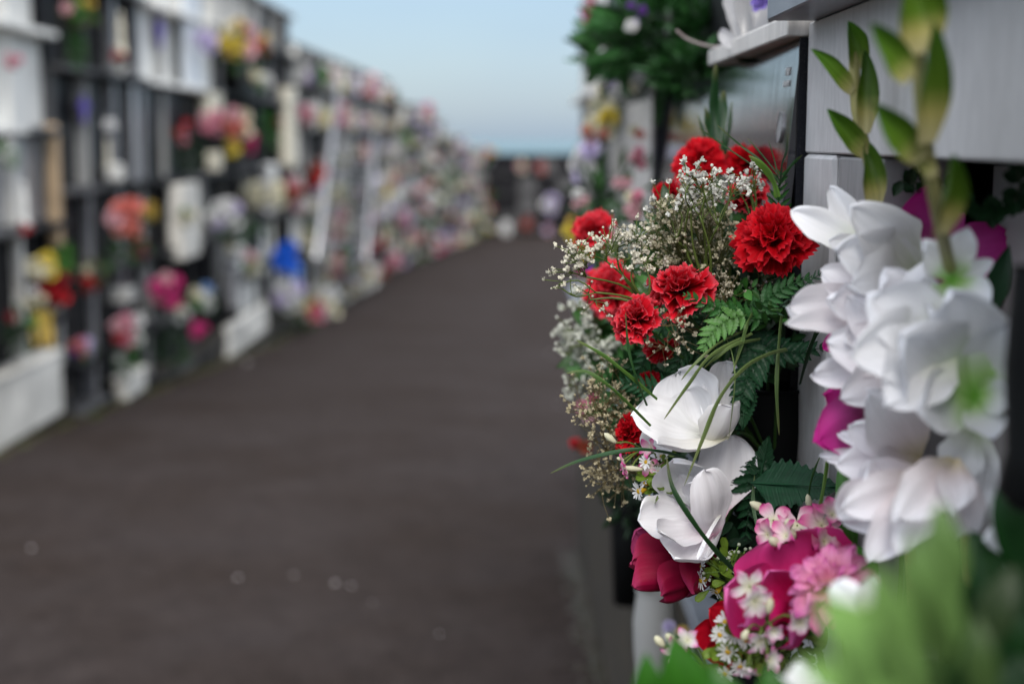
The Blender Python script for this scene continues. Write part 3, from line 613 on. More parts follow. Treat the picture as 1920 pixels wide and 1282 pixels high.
# ---- gypsophila
def gyp(label, root, regions, seed, size=.0028, col=(.66, .63, .52), scol=(.12, .17, .04), stemr=.0009):
    rs = np.random.default_rng(seed); o = empty('gypsophila_spray', P(*root), label, 'gypsophila', None); st = MB(); bd = MB(); A = np.array(P(*root))
    for (cx, cy, Y, rx, ry, ry_depth, n) in regions:
        hub = np.array(P(cx + (root[0] - cx) * rs.uniform(.1, .4) + rs.uniform(-25, 25), cy + (root[1] - cy) * rs.uniform(.1, .4), Y)); v, f = tube(bez([A, (A + hub) / 2 + np.array((rs.uniform(-.012, .008), rs.uniform(-.01, .015), .004)), hub], 8), [stemr * 1.5] * 4 + [stemr] * 4, 5); st.add(v, f, None, scol)
        nb = max(2, n // 9)
        for b in range(nb):
            a = rs.uniform(0, 6.28); q = math.sqrt(rs.uniform(.1, 1)); c = np.array(P(cx + rx * q * math.cos(a), cy + ry * q * math.sin(a), Y + rs.uniform(-1, 1) * ry_depth))
            h2 = hub + (c - hub) * .55 + rs.normal(0, .003, 3); v, f = tube(bez([hub, h2, c], 7), stemr * .7, 4); st.add(v, f, None, scol)
            for k in range(n // nb):
                e = c + rs.normal(0, .0075, 3) + (c - hub) / (np.linalg.norm(c - hub) + 1e-6) * rs.uniform(0, .01); k0 = h2 + (c - h2) * rs.uniform(.3, 1)
                v, f = tube([k0, (k0 + e) / 2 + rs.normal(0, .001, 3), e], stemr * .45, 3, False); st.add(v, f, None, scol)
                s = size * rs.uniform(.45, 1.15); cc = np.array(col) * rs.uniform(.75, 1.15)
                if s < size * .72: bd.add(ICO1[0] * s * .8 + e, ICO1[1], None, cc)
                else:
                    d0 = rs.normal(0, 1, 3); d0 /= np.linalg.norm(d0)
                    bd.add(ICO1[0] * s * .75 * rs.uniform(.7, 1.15, (len(ICO1[0]), 1)) + e, ICO1[1], None, cc)
                    for j in range(5):       # crumpled little petals
                        d = rs.normal(0, 1, 3) + np.array((-.3, -.3, .6)); d /= np.linalg.norm(d); q = np.cross(d, rs.normal(0, 1, 3)); q /= np.linalg.norm(q)
                        p0 = e + d * s * .3; bd.add([p0 - q * s * .3, p0 + q * s * .3, p0 + d * s * .9 + q * s * .5, p0 + d * s * 1.1, p0 + d * s * .9 - q * s * .5], [(0, 1, 2, 3, 4)], None, cc * 1.1)
    st.build('stem', leafM, o); bd.build('buds', petalM, o, smooth=False, kind='stuff'); return o
gyp('gypsophila spray reaching left over the path below the outermost carnation', (1215, 575, 1.26),
    [(1085, 505, 1.235, 26, 45, .01, 45), (1120, 470, 1.24, 40, 22, .012, 50), (1055, 538, 1.23, 10, 8, .005, 6), (1180, 465, 1.25, 35, 30, .012, 42), (1225, 470, 1.26, 30, 30, .01, 26), (1095, 555, 1.27, 40, 20, .01, 10), (1160, 450, 1.26, 30, 15, .01, 20)], 301)
gyp('dense tan gypsophila mass in the middle of the bouquet', (1330, 640, 1.34),
    [(1300, 440, 1.32, 70, 60, .03, 230), (1250, 420, 1.31, 50, 45, .03, 120), (1330, 500, 1.33, 70, 50, .03, 200), (1270, 490, 1.33, 70, 40, .03, 140), (1360, 445, 1.33, 40, 50, .03, 90), (1300, 395, 1.33, 60, 30, .02, 80)], 302, .0026, (.50, .46, .32), (.12, .13, .04), .0007)
gyp('bright white gypsophila buds standing above the middle of the bouquet', (1330, 560, 1.30),
    [(1355, 352, 1.265, 38, 22, .008, 40), (1300, 345, 1.265, 34, 14, .008, 20), (1270, 350, 1.27, 34, 22, .01, 18), (1310, 370, 1.27, 34, 14, .008, 20), (1335, 378, 1.27, 16, 10, .008, 10), (1262, 395, 1.28, 30, 20, .01, 16)], 303, .0033, (.74, .74, .68))
gyp('few white gypsophila buds in front of the upper right carnation', (1370, 560, 1.33),
    [(1405, 365, 1.33, 40, 26, .01, 14), (1420, 360, 1.34, 25, 22, .01, 8), (1400, 345, 1.33, 30, 10, .01, 5)], 304, .0032, (.74, .74, .68))
gyp('fine gypsophila twigs under the wide carnation and over the ferns', (1330, 620, 1.27),
    [(1400, 545, 1.28, 45, 16, .015, 46), (1350, 575, 1.26, 50, 25, .015, 40), (1235, 605, 1.225, 50, 25, .01, 34), (1255, 640, 1.235, 30, 20, .01, 22), (1430, 530, 1.28, 30, 20, .01, 20), (1345, 545, 1.27, 30, 16, .01, 26)], 305, .0022, (.58, .53, .40), (.13, .10, .04), .0006)
gyp('dried tan gypsophila at the lower left below the red carnation', (1200, 830, 1.32),
    [(1125, 760, 1.30, 45, 28, .015, 90), (1150, 790, 1.31, 40, 40, .02, 70), (1135, 850, 1.30, 35, 40, .02, 100), (1160, 890, 1.31, 35, 28, .02, 90), (1125, 905, 1.30, 20, 18, .01, 20), (1100, 760, 1.29, 18, 30, .01, 24), (1140, 700, 1.32, 35, 20, .02, 26)], 306, .0022, (.48, .42, .27), (.13, .10, .04), .0006)
gyp('pale blurred gypsophila hanging beyond the bouquet on the left', (1190, 640, 1.62),
    [(1095, 600, 1.62, 28, 50, .03, 60), (1085, 650, 1.62, 30, 40, .03, 50), (1120, 570, 1.64, 40, 40, .03, 60), (1090, 700, 1.62, 25, 30, .03, 30), (1055, 655, 1.6, 14, 14, .02, 6), (1140, 640, 1.62, 30, 30, .03, 40)], 307, .0046, (.66, .68, .60))

# ---- grass blades
def blades(label, items, seed, name='grass_tuft', cat='grass blades'):
    p0 = P(*items[0][0][-1]); o = empty(name, p0, label, cat)
    for i, (pts, wd, col) in enumerate(items):
        pts3 = bez([P(*p) for p in pts], 22); m = MB(); n = len(pts3); v = []; cc = []; uv = []
        view = np.array((0, -1, .1))
        for j, p in enumerate(pts3):
            t = pts3[min(j + 1, n - 1)] - pts3[max(j - 1, 0)]; t /= np.linalg.norm(t); s = np.cross(t, view); s /= np.linalg.norm(s) + 1e-9; nn = np.cross(s, t)
            u = j / (n - 1); wv = .82 * wd * P(*pts[0]).y / F * (min(1, u * 3.2 + .04) ** .8) * (1 - .25 * u) * (1 + .12 * math.sin(u * 17 + i)); s = s * math.cos(.5 * math.sin(u * 6 + i * 2)) + nn * math.sin(.5 * math.sin(u * 6 + i * 2))
            v += [p - s * wv, p + nn * wv * .45, p + s * wv]; tip = (1 - min(1, u * 4)) * .5
            for e in (1.25, .7, 1.1): c = np.array(col) * e; cc.append(c * (1 - tip) + np.array((.22, .20, .08)) * tip); 
            uv += [(0, u), (.5, u), (1, u)]
        f = []
        for j in range(n - 1):
            for k in (0, 1): f.append((j * 3 + k, j * 3 + k + 1, j * 3 + k + 4, j * 3 + k + 3))
        m.add(v, f, uv, np.array(cc)); m.build('blade', leafM, o)
    return o
GB = (.06, .13, .025); GG = (.13, .19, .06)
blades('green grass blades reaching left above and beside the upper white rose', [
    ([(1062, 700, 1.20), (1100, 697, 1.20), (1150, 730, 1.20), (1220, 798, 1.21)], 4.5, GB),
    ([(1080, 637, 1.20), (1130, 665, 1.20), (1175, 700, 1.20), (1232, 748, 1.22)], 5, (.08, .17, .03)),
    ([(1173, 585, 1.20), (1178, 650, 1.20), (1192, 705, 1.20), (1213, 760, 1.22)], 3.5, (.025, .08, .02))], 1)
blades('long dark blades between and over the two white roses', [
    ([(1032, 887, 1.19), (1090, 862, 1.185), (1180, 843, 1.18), (1240, 846, 1.185), (1285, 858, 1.20)], 5, (.025, .09, .03)),
    ([(1250, 855, 1.165), (1262, 915, 1.155), (1305, 985, 1.15), (1345, 1035, 1.16), (1388, 1080, 1.19)], 7, (.018, .06, .018))], 2)
blades('olive grass blades arching down over the upper white rose', [
    ([(1277, 713, 1.20), (1300, 685, 1.20), (1345, 645, 1.21), (1400, 618, 1.24)], 3.5, GG),
    ([(1245, 786, 1.18), (1290, 722, 1.18), (1335, 665, 1.19), (1410, 625, 1.24)], 5, GG),
    ([(1320, 690, 1.20), (1345, 668, 1.20), (1380, 645, 1.21), (1425, 636, 1.25)], 5, (.11, .17, .05)),
    ([(1375, 695, 1.22), (1392, 640, 1.22), (1400, 610, 1.22), (1410, 588, 1.24)], 5, (.10, .17, .05)),
    ([(1283, 910, 1.165), (1318, 822, 1.165), (1350, 745, 1.165), (1395, 690, 1.18), (1440, 664, 1.21), (1475, 655, 1.25)], 6, GG),
    ([(1366, 825, 1.185), (1374, 760, 1.185), (1378, 705, 1.19), (1372, 660, 1.21), (1360, 630, 1.25)], 1.8, GG)], 3)
blades('straight hanging blade in front of the dark slab', [
    ([(1461, 815, 1.24), (1456, 730, 1.24), (1460, 650, 1.25), (1466, 585, 1.27)], 5, (.09, .15, .045)),
    ([(1585, 545, 1.2), (1545, 600, 1.22), (1520, 650, 1.25), (1500, 720, 1.29)], 6, (.015, .05, .015)),
    ([(1560, 560, 1.22), (1530, 620, 1.25), (1512, 680, 1.28)], 5, (.015, .05, .015))], 4)
blades('thin stems rising in front of the lower pilaster', [
    ([(1556, 780, 1.16), (1553, 850, 1.16), (1543, 920, 1.15), (1532, 975, 1.15)], 5, (.10, .20, .03)),
    ([(1415, 890, 1.25), (1412, 940, 1.25), (1420, 985, 1.24), (1440, 1030, 1.22)], 5, (.10, .18, .09)),
    ([(1540, 850, 1.2), (1520, 905, 1.2), (1512, 990, 1.2)], 3, (.03, .09, .02))], 5)
blades('dark needles fanning in front of the polished slab', [
    ([(1345, 235, 1.34), (1385, 270, 1.34), (1430, 305, 1.33), (1462, 345, 1.32)], 3, (.02, .06, .015)),
    ([(1400, 258, 1.34), (1430, 292, 1.33), (1465, 335, 1.32)], 2.2, (.02, .06, .015)),
    ([(1478, 250, 1.33), (1474, 285, 1.33), (1466, 310, 1.32), (1464, 345, 1.32)], 3, (.015, .04, .015)),
    ([(1440, 262, 1.34), (1452, 300, 1.33), (1462, 350, 1.32)], 1.8, (.02, .06, .015)),
    ([(1505, 290, 1.30), (1480, 315, 1.31), (1460, 350, 1.32)], 4, (.02, .07, .02)),
    ([(1404, 292, 1.30), (1430, 312, 1.30), (1450, 340, 1.31), (1458, 370, 1.31)], 9, (.10, .22, .03)),
    ([(1310, 240, 1.34), (1360, 275, 1.34), (1440, 330, 1.33)], 2.2, (.02, .06, .015))], 6)
blades('blurred dark green upright leaves in front of the slab', [
    ([(1342, 120, 1.62), (1340, 170, 1.62), (1338, 230, 1.62), (1345, 330, 1.6)], 12, (.012, .05, .015)),
    ([(1358, 170, 1.64), (1352, 230, 1.62), (1350, 320, 1.6)], 14, (.012, .05, .015)),
    ([(1372, 190, 1.62), (1366, 250, 1.61), (1352, 330, 1.6)], 5, (.012, .05, .015)),
    ([(1308, 215, 1.62), (1325, 265, 1.61), (1345, 330, 1.6)], 5, (.012, .05, .015)),
    ([(1322, 200, 1.62), (1335, 260, 1.62), (1345, 330, 1.6)], 10, (.015, .06, .015)),
    ([(1440, 105, 1.75), (1470, 128, 1.75), (1495, 160, 1.72)], 10, (.010, .04, .015)),
    ([(1375, 105, 1.75), (1420, 118, 1.75), (1440, 128, 1.72)], 12, (.010, .04, .015))], 7)

# ---- ferns
_leafcache = {}
def leaflet_mesh(kind, col):
    key = (kind, tuple(col))
    if key not in _leafcache:
        m = MB(); nu, nv = 5, 12; sh_ = shape_point(.25, .55, .8); T, U = np.meshgrid(np.linspace(0, 1, nv), np.linspace(-1, 1, nu), indexing='ij')
        saw = 1 + (.14 if kind == 'serrated' else .05) * np.where(np.arange(nv) % 2 == 0, 1, -1)[:, None] * (np.abs(U) > .9)
        W = sh_(T) * saw; z = .10 * np.abs(U) * 1.0 - .06 * T ** 2 + .02 * np.sin(T * 25)
        v = np.stack([T, W * U * .5, z], -1).reshape(-1, 3); f = [(j * nu + i, j * nu + i + 1, (j + 1) * nu + i + 1, (j + 1) * nu + i) for j in range(nv - 1) for i in range(nu - 1)]
        c = np.array(col)[None] * (.8 + .4 * T.reshape(-1, 1)); m.add(v, f, np.stack([(U + 1) / 2, T], -1).reshape(-1, 2), c); _leafcache[key] = m.mesh('leaflet', leafM)
    return _leafcache[key]
def fern(label, pts, plen, n, col, face=(-.3, -.9, .3), wf=.34, seed=0, ang=62, kind='serrated', group='fern fronds in the near bouquet', taper=True):
    rs = np.random.default_rng(seed); p3 = bez([P(*p) for p in pts], n + 1); o = empty('fern_frond', Vector(p3[0]), label, 'fern', group)
    v, f = tube(p3, [.0012 * (1 - .7 * i / n) for i in range(n + 1)], 5); MB().add(v, f, None, np.array(col) * .8).build('rachis', leafM, o)
    me = leaflet_mesh(kind, col); Y = pts[0][2]
    for j in range(1, n + 1):
        u = j / n; t = Vector(p3[min(j + 1, n)] - p3[j - 1]).normalized(); nn = Vector(face); nn = (nn - t * nn.dot(t)).normalized(); s = t.cross(nn)
        ln = plen * Y / F * ((1 - u) ** .6 * min(1, .55 + u * 2) if taper else 1) + .003
        for sd in (-1, 1):
            a = R(ang - 25 * u) * sd + rs.uniform(-.08, .08); d = (t * math.cos(a) + s * math.sin(a)).normalized(); d = (d + nn * rs.uniform(-.25, .1)).normalized(); n2 = (nn - d * nn.dot(d)).normalized(); y = n2.cross(d); l2 = ln * rs.uniform(.9, 1.1)
            M = Matrix(((d.x * l2, y.x * l2 * wf, n2.x * l2, p3[j][0]), (d.y * l2, y.y * l2 * wf, n2.y * l2, p3[j][1]), (d.z * l2, y.z * l2 * wf, n2.z * l2, p3[j][2]), (0, 0, 0, 1)))
            mob('leaflet', me, o, Matrix.Translation(-o.location) @ M)
    return o
LF = (.10, .24, .06)
fern('small light green fern above the arching grass blades', [(1400, 592, 1.235), (1365, 600, 1.225), (1335, 625, 1.215), (1318, 655, 1.21)], 38, 9, LF, seed=1, wf=.45)
fern('mid green fern pointing left under the wide carnation', [(1430, 600, 1.25), (1380, 590, 1.235), (1330, 572, 1.225), (1285, 553, 1.22)], 30, 11, (.035, .13, .03), seed=2, wf=.5)
fern('dark green fern between the grass and the small red carnation', [(1380, 560, 1.30), (1330, 600, 1.29), (1290, 650, 1.28), (1262, 700, 1.28)], 46, 14, GREEN_D, seed=3)
fern('dark green fern behind the top of the upper white rose', [(1420, 640, 1.31), (1360, 655, 1.30), (1300, 665, 1.30), (1245, 690, 1.30)], 40, 13, GREEN_D, seed=4)
fern('green fern leaf over the base of the largest carnation', [(1400, 600, 1.28), (1430, 570, 1.27), (1470, 540, 1.26), (1520, 520, 1.25)], 40, 11, (.05, .16, .05), seed=5, wf=.4)
fern('bluish fern tuft right of the largest carnation', [(1440, 590, 1.27), (1480, 560, 1.26), (1515, 530, 1.25), (1540, 512, 1.25)], 26, 9, (.08, .16, .10), seed=6, wf=.22)
fern('dark fern curving right over the black vase', [(1400, 640, 1.30), (1440, 655, 1.29), (1490, 660, 1.28), (1550, 650, 1.27)], 44, 11, (.015, .07, .03), seed=7, wf=.5)
fern('dark fern hanging down the right side of the upper white rose', [(1440, 650, 1.27), (1410, 690, 1.26), (1392, 740, 1.25), (1385, 810, 1.25)], 44, 12, (.014, .065, .025), seed=8, wf=.5)
fern('fern standing upright between slab and largest carnation', [(1470, 520, 1.33), (1462, 450, 1.33), (1460, 380, 1.33), (1466, 320, 1.33)], 46, 13, (.025, .11, .02), seed=9, wf=.25)
fern('dark fern left behind the drooping red carnation', [(1290, 560, 1.34), (1240, 620, 1.33), (1205, 680, 1.33), (1180, 740, 1.33)], 44, 13, (.02, .09, .03), seed=10)
fern('green fern under the small red carnation', [(1290, 760, 1.30), (1240, 735, 1.29), (1200, 722, 1.29), (1160, 715, 1.29)], 40, 10, (.025, .10, .04), seed=11)
fern('dark fern at the right foot of the lower white rose', [(1440, 860, 1.27), (1415, 900, 1.27), (1405, 950, 1.27), (1398, 1010, 1.27)], 50, 10, (.012, .055, .022), seed=12, wf=.4)
fern('soft green fern frond blurred beyond the bouquet', [(1240, 560, 1.60), (1190, 600, 1.60), (1150, 660, 1.60), (1120, 720, 1.60)], 60, 12, (.05, .16, .04), seed=13)
# pleated leaves
def pleated(label, base, tip, hw, n, col, seed):
    b, t = P(*base), P(*tip); Y = base[2]; o = empty('pleated_leaf', b, label, 'leaf'); rs = np.random.default_rng(seed)
    d = np.array(t - b); Ln = np.linalg.norm(d); d /= Ln; nn = np.array(n, float); nn -= d * nn.dot(d); nn /= np.linalg.norm(nn); s = np.cross(d, nn); nu, nv = 13, 64
    T, U = np.meshgrid(np.linspace(0, 1, nv), np.linspace(-1, 1, nu), indexing='ij'); W = hw * Y / F * shape_point(.22, .35, .85)(T); k = np.arange(nv) % 3
    W = W * (1 + .10 * np.sin(T * 60 * 1.0)[:, :] * (np.abs(U) > .9)); sh_ = (np.abs(U) * .16) * Ln * .8
    off = .0011 * np.sin(T * 150) * np.minimum(1, np.abs(U) * 3) + .10 * W * np.abs(U) - .05 * Ln * T ** 2
    v = np.array(b)[None, None] + ((T * Ln * .9 + sh_)[..., None]) * d + (W * U)[..., None] * s + off[..., None] * nn
    f = [(j * nu + i, j * nu + i + 1, (j + 1) * nu + i + 1, (j + 1) * nu + i) for j in range(nv - 1) for i in range(nu - 1)]
    MB().add(v.reshape(-1, 3), f, np.stack([(U + 1) / 2, T], -1).reshape(-1, 2), np.array(col) * (.85 + .3 * rs.random((nu * nv, 1)))).build('blade', leafM, o)
    v, f = tube(bez([b, P((base[0] + tip[0]) / 2, (base[1] + tip[1]) / 2, (base[2] + tip[2]) / 2 - .003), t], 8), [.0012] * 4 + [.0006] * 4, 5); MB().add(v, f, None, np.array(col) * 1.2).build('midrib', leafM, o)
pleated('dark green pleated leaf pointing right beside the lower white rose', (1408, 905, 1.25), (1568, 912, 1.20), 46, (-.2, -.9, .5), (.012, .065, .028), 1)
pleated('dark pleated leaf pointing up behind the dark pleated one', (1418, 935, 1.27), (1440, 820, 1.27), 26, (-.4, -.9, .1), (.012, .055, .022), 2)
pleated('dark serrated leaf hanging beside the upper white rose', (1400, 720, 1.27), (1392, 800, 1.24), 24, (-.4, -.9, .1), (.018, .07, .03), 3)
# filler leaves
def filler(label, cx, cy, Y, rx, ry, ryd, n, col, ln, seed, name='leafy_filler', var=.5):
    rs = np.random.default_rng(seed); o = empty(name, P(cx, cy, Y), label, 'foliage'); lf = MB()
    for k in range(n):
        q = rs.uniform(-1, 1, 3)
        if q[0] ** 2 + q[1] ** 2 > 1: continue
        a = P(cx + rx * q[0], cy + ry * q[1], Y + ryd * q[2]); d = Vector((rs.uniform(-1, .5), rs.uniform(-.8, .4), rs.uniform(-.5, 1))).normalized(); l = ln * rs.uniform(.6, 1.3)
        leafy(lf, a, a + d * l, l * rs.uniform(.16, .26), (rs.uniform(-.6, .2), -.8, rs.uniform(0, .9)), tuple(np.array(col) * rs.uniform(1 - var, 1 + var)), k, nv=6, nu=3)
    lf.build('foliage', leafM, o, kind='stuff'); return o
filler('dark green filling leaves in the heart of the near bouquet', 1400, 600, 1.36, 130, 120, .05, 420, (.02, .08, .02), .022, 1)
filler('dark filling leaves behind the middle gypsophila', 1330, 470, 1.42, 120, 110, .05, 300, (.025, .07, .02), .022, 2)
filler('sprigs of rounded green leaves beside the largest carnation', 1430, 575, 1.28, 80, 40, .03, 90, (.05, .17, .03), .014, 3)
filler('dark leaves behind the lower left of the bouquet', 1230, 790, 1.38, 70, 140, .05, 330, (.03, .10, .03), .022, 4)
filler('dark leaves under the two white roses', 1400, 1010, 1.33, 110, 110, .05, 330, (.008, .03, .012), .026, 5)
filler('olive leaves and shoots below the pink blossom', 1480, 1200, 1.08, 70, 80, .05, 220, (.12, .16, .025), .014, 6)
filler('soft green leaves blurred beyond the bouquet on the left', 1170, 640, 1.72, 70, 110, .08, 200, (.06, .17, .04), .04, 7)

# ---- black vase that holds the near bouquet
def vase(name, label, c, prof, mat, seg=20, cat='vase', sx=1, group=None):
    o = empty(name, c, label, cat, group); m = MB(); v = []; f = []; n = len(prof)
    for r, z in prof:
        for k in range(seg): a = 6.2832 * k / seg; v.append((c[0] + r * sx * math.cos(a), c[1] + r * math.sin(a), c[2] + z))
    for j in range(n - 1):
        for k in range(seg): f.append((j * seg + k, j * seg + (k + 1) % seg, (j + 1) * seg + (k + 1) % seg, (j + 1) * seg + k))
    f.append(tuple(range(seg))[::-1]); m.add(v, f); m.build('body', mat, o)
    m2 = MB(); rr, zz = prof[-1]; ring = [(c[0] + rr * sx * 1.03 * math.cos(6.2832 * k / seg), c[1] + rr * 1.03 * math.sin(6.2832 * k / seg), c[2] + zz) for k in range(seg + 1)]
    v, f = tube(ring, rr * .06, 6, False); m2.add(v, f); m2.build('rim', mat, o); return o
cz = P(1450, 1150, 1.37)
vase('flower_vase', 'black vase hidden under the near bouquet against the black slab', Vector((cz.x - .004, 1.40, zr(-.634))), [(.03, 0), (.045, .02), (.034, .12), (.030, .24), (.040, .35), (.036, .39)], black_plastic)

# ------------------------------------------------------------------ gladioli
BR = ((0, (.46, .42, .22)), (.14, (.34, .34, .10)), (.32, (.10, .19, .015)), (1, (.07, .20, .02)))
BR2 = ((0, (.46, .42, .22)), (.26, (.36, .33, .10)), (.42, (.08, .15, .012)), (1, (.04, .12, .01)))
def bract(o, b, t, hw, n, seed, cols=BR): return PP(o, 'bract', b, t, hw * 1.08, n, shape_point(.35, .55, .75), mat=leafM, cols=cols, bow=.03, cup=.9, seed=seed, noise=.05, nu=13, nv=12, pleat=.05)
GW = ((0, (.50, .62, .30)), (.22, (.84, .86, .76)), (.5, (.91, .91, .92)), (1, (.90, .91, .95)))
GP = ((0, (.60, .50, .30)), (.3, (.80, .70, .70)), (.6, (.90, .85, .88)), (1, (.91, .91, .95)))
def floret(o, c, tips, n0=(-.2, -.9, .2), seed=0, cols=GW, wf=.30, curl=.20, ruf=.17, mat=gladM, bow=.08, cup=.3, shp=None, name='petal'):
    C = P(*c)
    for i, t in enumerate(tips):
        T_ = P(t[0], t[1], t[2]); T_ = C + (T_ - C) * 1.06; t = (C[0], 0, 0, 0) and t; hw = .84 * (T_ - C).length * (t[3] if len(t) > 3 else wf) * F / t[2]
        nn = Vector(n0) + (C - T_).normalized() * .3
        PP(o, name, c, t[:3], hw, nn, shp or shape_point(.55, .22, .50), mat=mat, cols=cols, bow=bow, cup=cup, curl=curl, ruf=ruf, seed=seed * 7 + i, nu=17, nv=16, pleat=.022, rag=.035)
g1 = empty('gladiolus', P(1640, 900, 1.02), 'white gladiolus nearer the pilaster, its slim green tip in soft focus', 'gladiolus', 'white gladioli')
bract(g1, (1612, 130, 1.08), (1590, 40, 1.08), 22, (.2, -.9, .1), 1); bract(g1, (1600, 172, 1.07), (1521, 92, 1.06), 17, (-.4, -.7, .6), 2)
bract(g1, (1620, 250, 1.05), (1622, 92, 1.06), 21, (.3, -.9, 0), 3, BR2); bract(g1, (1625, 290, 1.05), (1551, 204, 1.04), 20, (-.5, -.7, .5), 4)
bract(g1, (1640, 390, 1.04), (1622, 262, 1.05), 24, (.3, -.9, 0), 5, BR2)
v, f = tube(bez([P(1602, 100, 1.085), P(1605, 200, 1.075), P(1628, 300, 1.06), P(1650, 450, 1.05), P(1690, 800, 1.02), P(1720, 1300, 1.0)], 20), .0042, 8); MB().add(v, f, None, (.36, .34, .13)).build('stem', leafM, g1)
floret(g1, (1625, 470, 1.07), [(1486, 392, 1.08, .22), (1556, 345, 1.09, .20), (1560, 450, 1.06, .3), (1672, 400, 1.05, .3), (1560, 540, 1.07, .25)], seed=1, curl=.15)
floret(g1, (1730, 520, 1.05), [(1600, 470, 1.0, .32), (1625, 405, 1.0, .30), (1640, 520, .98, .3), (1665, 415, 1.02, .22)], seed=2)
floret(g1, (1680, 580, 1.04), [(1477, 575, 1.06, .28), (1480, 605, 1.0, .10), (1540, 505, 1.06, .28), (1590, 640, 1.0, .3), (1560, 560, 1.0, .26)], seed=3, curl=.05, cols=GP)
floret(g1, (1730, 680, 1.0), [(1519, 703, 1.02, .20), (1560, 640, 1.0, .34), (1590, 740, .98, .30), (1600, 560, 1.0, .34), (1680, 540, .95, .34), (1740, 560, .92, .34)], seed=4, cols=GP)
floret(g1, (1725, 860, .98), [(1521, 855, 1.03, .10), (1560, 808, 1.02, .12), (1575, 870, .98, .3), (1600, 800, .98, .3), (1650, 760, .94, .34), (1640, 900, .94, .34)], seed=5, cols=GP)
floret(g1, (1740, 900, .93), [(1560, 975, .96, .32), (1600, 900, .96, .34), (1640, 1040, .9, .26), (1700, 1010, .88, .30), (1590, 950, .92, .3)], seed=6, cols=GP)
floret(g1, (1790, 860, .9), [(1830, 1000, .88, .24), (1795, 940, .86, .3), (1700, 960, .86, .3)], seed=7, cols=GP)
g2 = empty('gladiolus', P(1800, 900, .85), 'white gladiolus nearest the camera with wide blurred green bracts', 'gladiolus', 'white gladioli')
bract(g2, (1726, 100, .78), (1700, -60, .78), 46, (.2, -.9, .1), 11, BR2); bract(g2, (1706, 150, .78), (1632, 42, .77), 26, (-.4, -.8, .5), 12)
bract(g2, (1738, 270, .79), (1752, 40, .77), 32, (.3, -.9, 0), 13, BR2); bract(g2, (1728, 300, .80), (1638, 192, .79), 28, (-.5, -.8, .4), 14)
bract(g2, (1765, 440, .81), (1790, 290, .79), 30, (.4, -.9, 0), 15, BR2); bract(g2, (1752, 330, .81), (1655, 200, .81), 18, (-.5, -.8, .4), 16)
v, f = tube(bez([P(1712, -60, .80), P(1722, 120, .80), P(1738, 280, .81), P(1765, 430, .85), P(1790, 560, .97), P(1800, 800, 1.02), P(1830, 1300, 1.02)], 20), .0042, 8); MB().add(v, f, None, (.40, .38, .16)).build('stem', leafM, g2)
GT = ((0, (.16, .45, .04)), (.16, (.40, .62, .22)), (.4, (.80, .84, .80)), (.6, (.85, .86, .89)), (1, (.85, .87, .93)))
floret(g2, (1826, 742, .90), [(1860, 812, .86, .34), (1893, 745, .86, .30), (1880, 620, .87, .34), (1790, 560, .86, .40), (1710, 640, .85, .38), (1740, 760, .85, .36)], seed=11, cols=GT, bow=.14, cup=.35, curl=.10, ruf=.10)
floret(g2, (1785, 525, .92), [(1738, 460, .90, .28), (1812, 434, .90, .30), (1858, 492, .90, .24), (1850, 560, .88, .30), (1760, 590, .88, .30)], seed=12, cols=GT, bow=.12, curl=.1)
floret(g2, (1780, 640, .90), [(1650, 560, .88, .42), (1620, 660, .87, .40), (1680, 740, .86, .40)], seed=13)
floret(g2, (1830, 800, .93), [(1780, 900, .90, .34), (1850, 930, .90, .26), (1800, 1000, .9, .2)], seed=14)
floret(g2, (1940, 1000, .80), [(1870, 930, .78, .30), (1875, 1010, .77, .34), (1890, 900, .79, .3), (1880, 1150, .77, .2)], seed=15)
leaf = MB(); leafy(leaf, P(1850, 600, .98), P(1893, 458, .98), .0085, (-.3, -.9, 0), (.012, .06, .02), 3, nv=12); leaf.build('leaf', leafM, g2)
# pink silk orchids behind the gladioli
MO = ((0, (.75, .30, .50)), (.4, (.62, .08, .38)), (1, (.42, .008, .20)))
MO2 = ((0, (.85, .50, .70)), (.5, (.75, .16, .48)), (1, (.60, .02, .28)))
o = empty('magenta_orchid', P(1760, 520, 1.08), 'magenta silk orchid behind the white gladiolus florets', 'orchid')
floret(o, (1760, 490, 1.09), [(1742, 352, 1.06, .40), (1895, 450, 1.06, .42), (1890, 560, 1.06, .40), (1655, 425, 1.06, .34), (1690, 520, 1.05, .34), (1730, 600, 1.05, .34), (1800, 610, 1.08, .34)], seed=21, cols=MO, curl=.05)
v, f = tube(bez([P(1760, 500, 1.1), P(1700, 900, 1.1), P(1680, 1300, 1.1)], 10), .002, 6); MB().add(v, f, None, (.05, .12, .02)).build('stem', leafM, o)
o = empty('pink_orchid', P(1640, 780, 1.08), 'bright pink silk petals showing left of the white gladiolus', 'orchid')
floret(o, (1680, 780, 1.08), [(1566, 745, 1.05, .34), (1568, 815, 1.02, .42), (1592, 718, 1.04, .34), (1640, 840, 1.02, .3)], seed=22, cols=MO2)
floret(o, (1620, 610, 1.13), [(1541, 655, 1.14, .26), (1556, 612, 1.14, .30)], seed=23, cols=MO2)
v, f = tube(bez([P(1640, 640, 1.14), P(1700, 900, 1.1), P(1690, 1300, 1.1)], 10), .002, 6); MB().add(v, f, None, (.05, .12, .02)).build('stem', leafM, o)

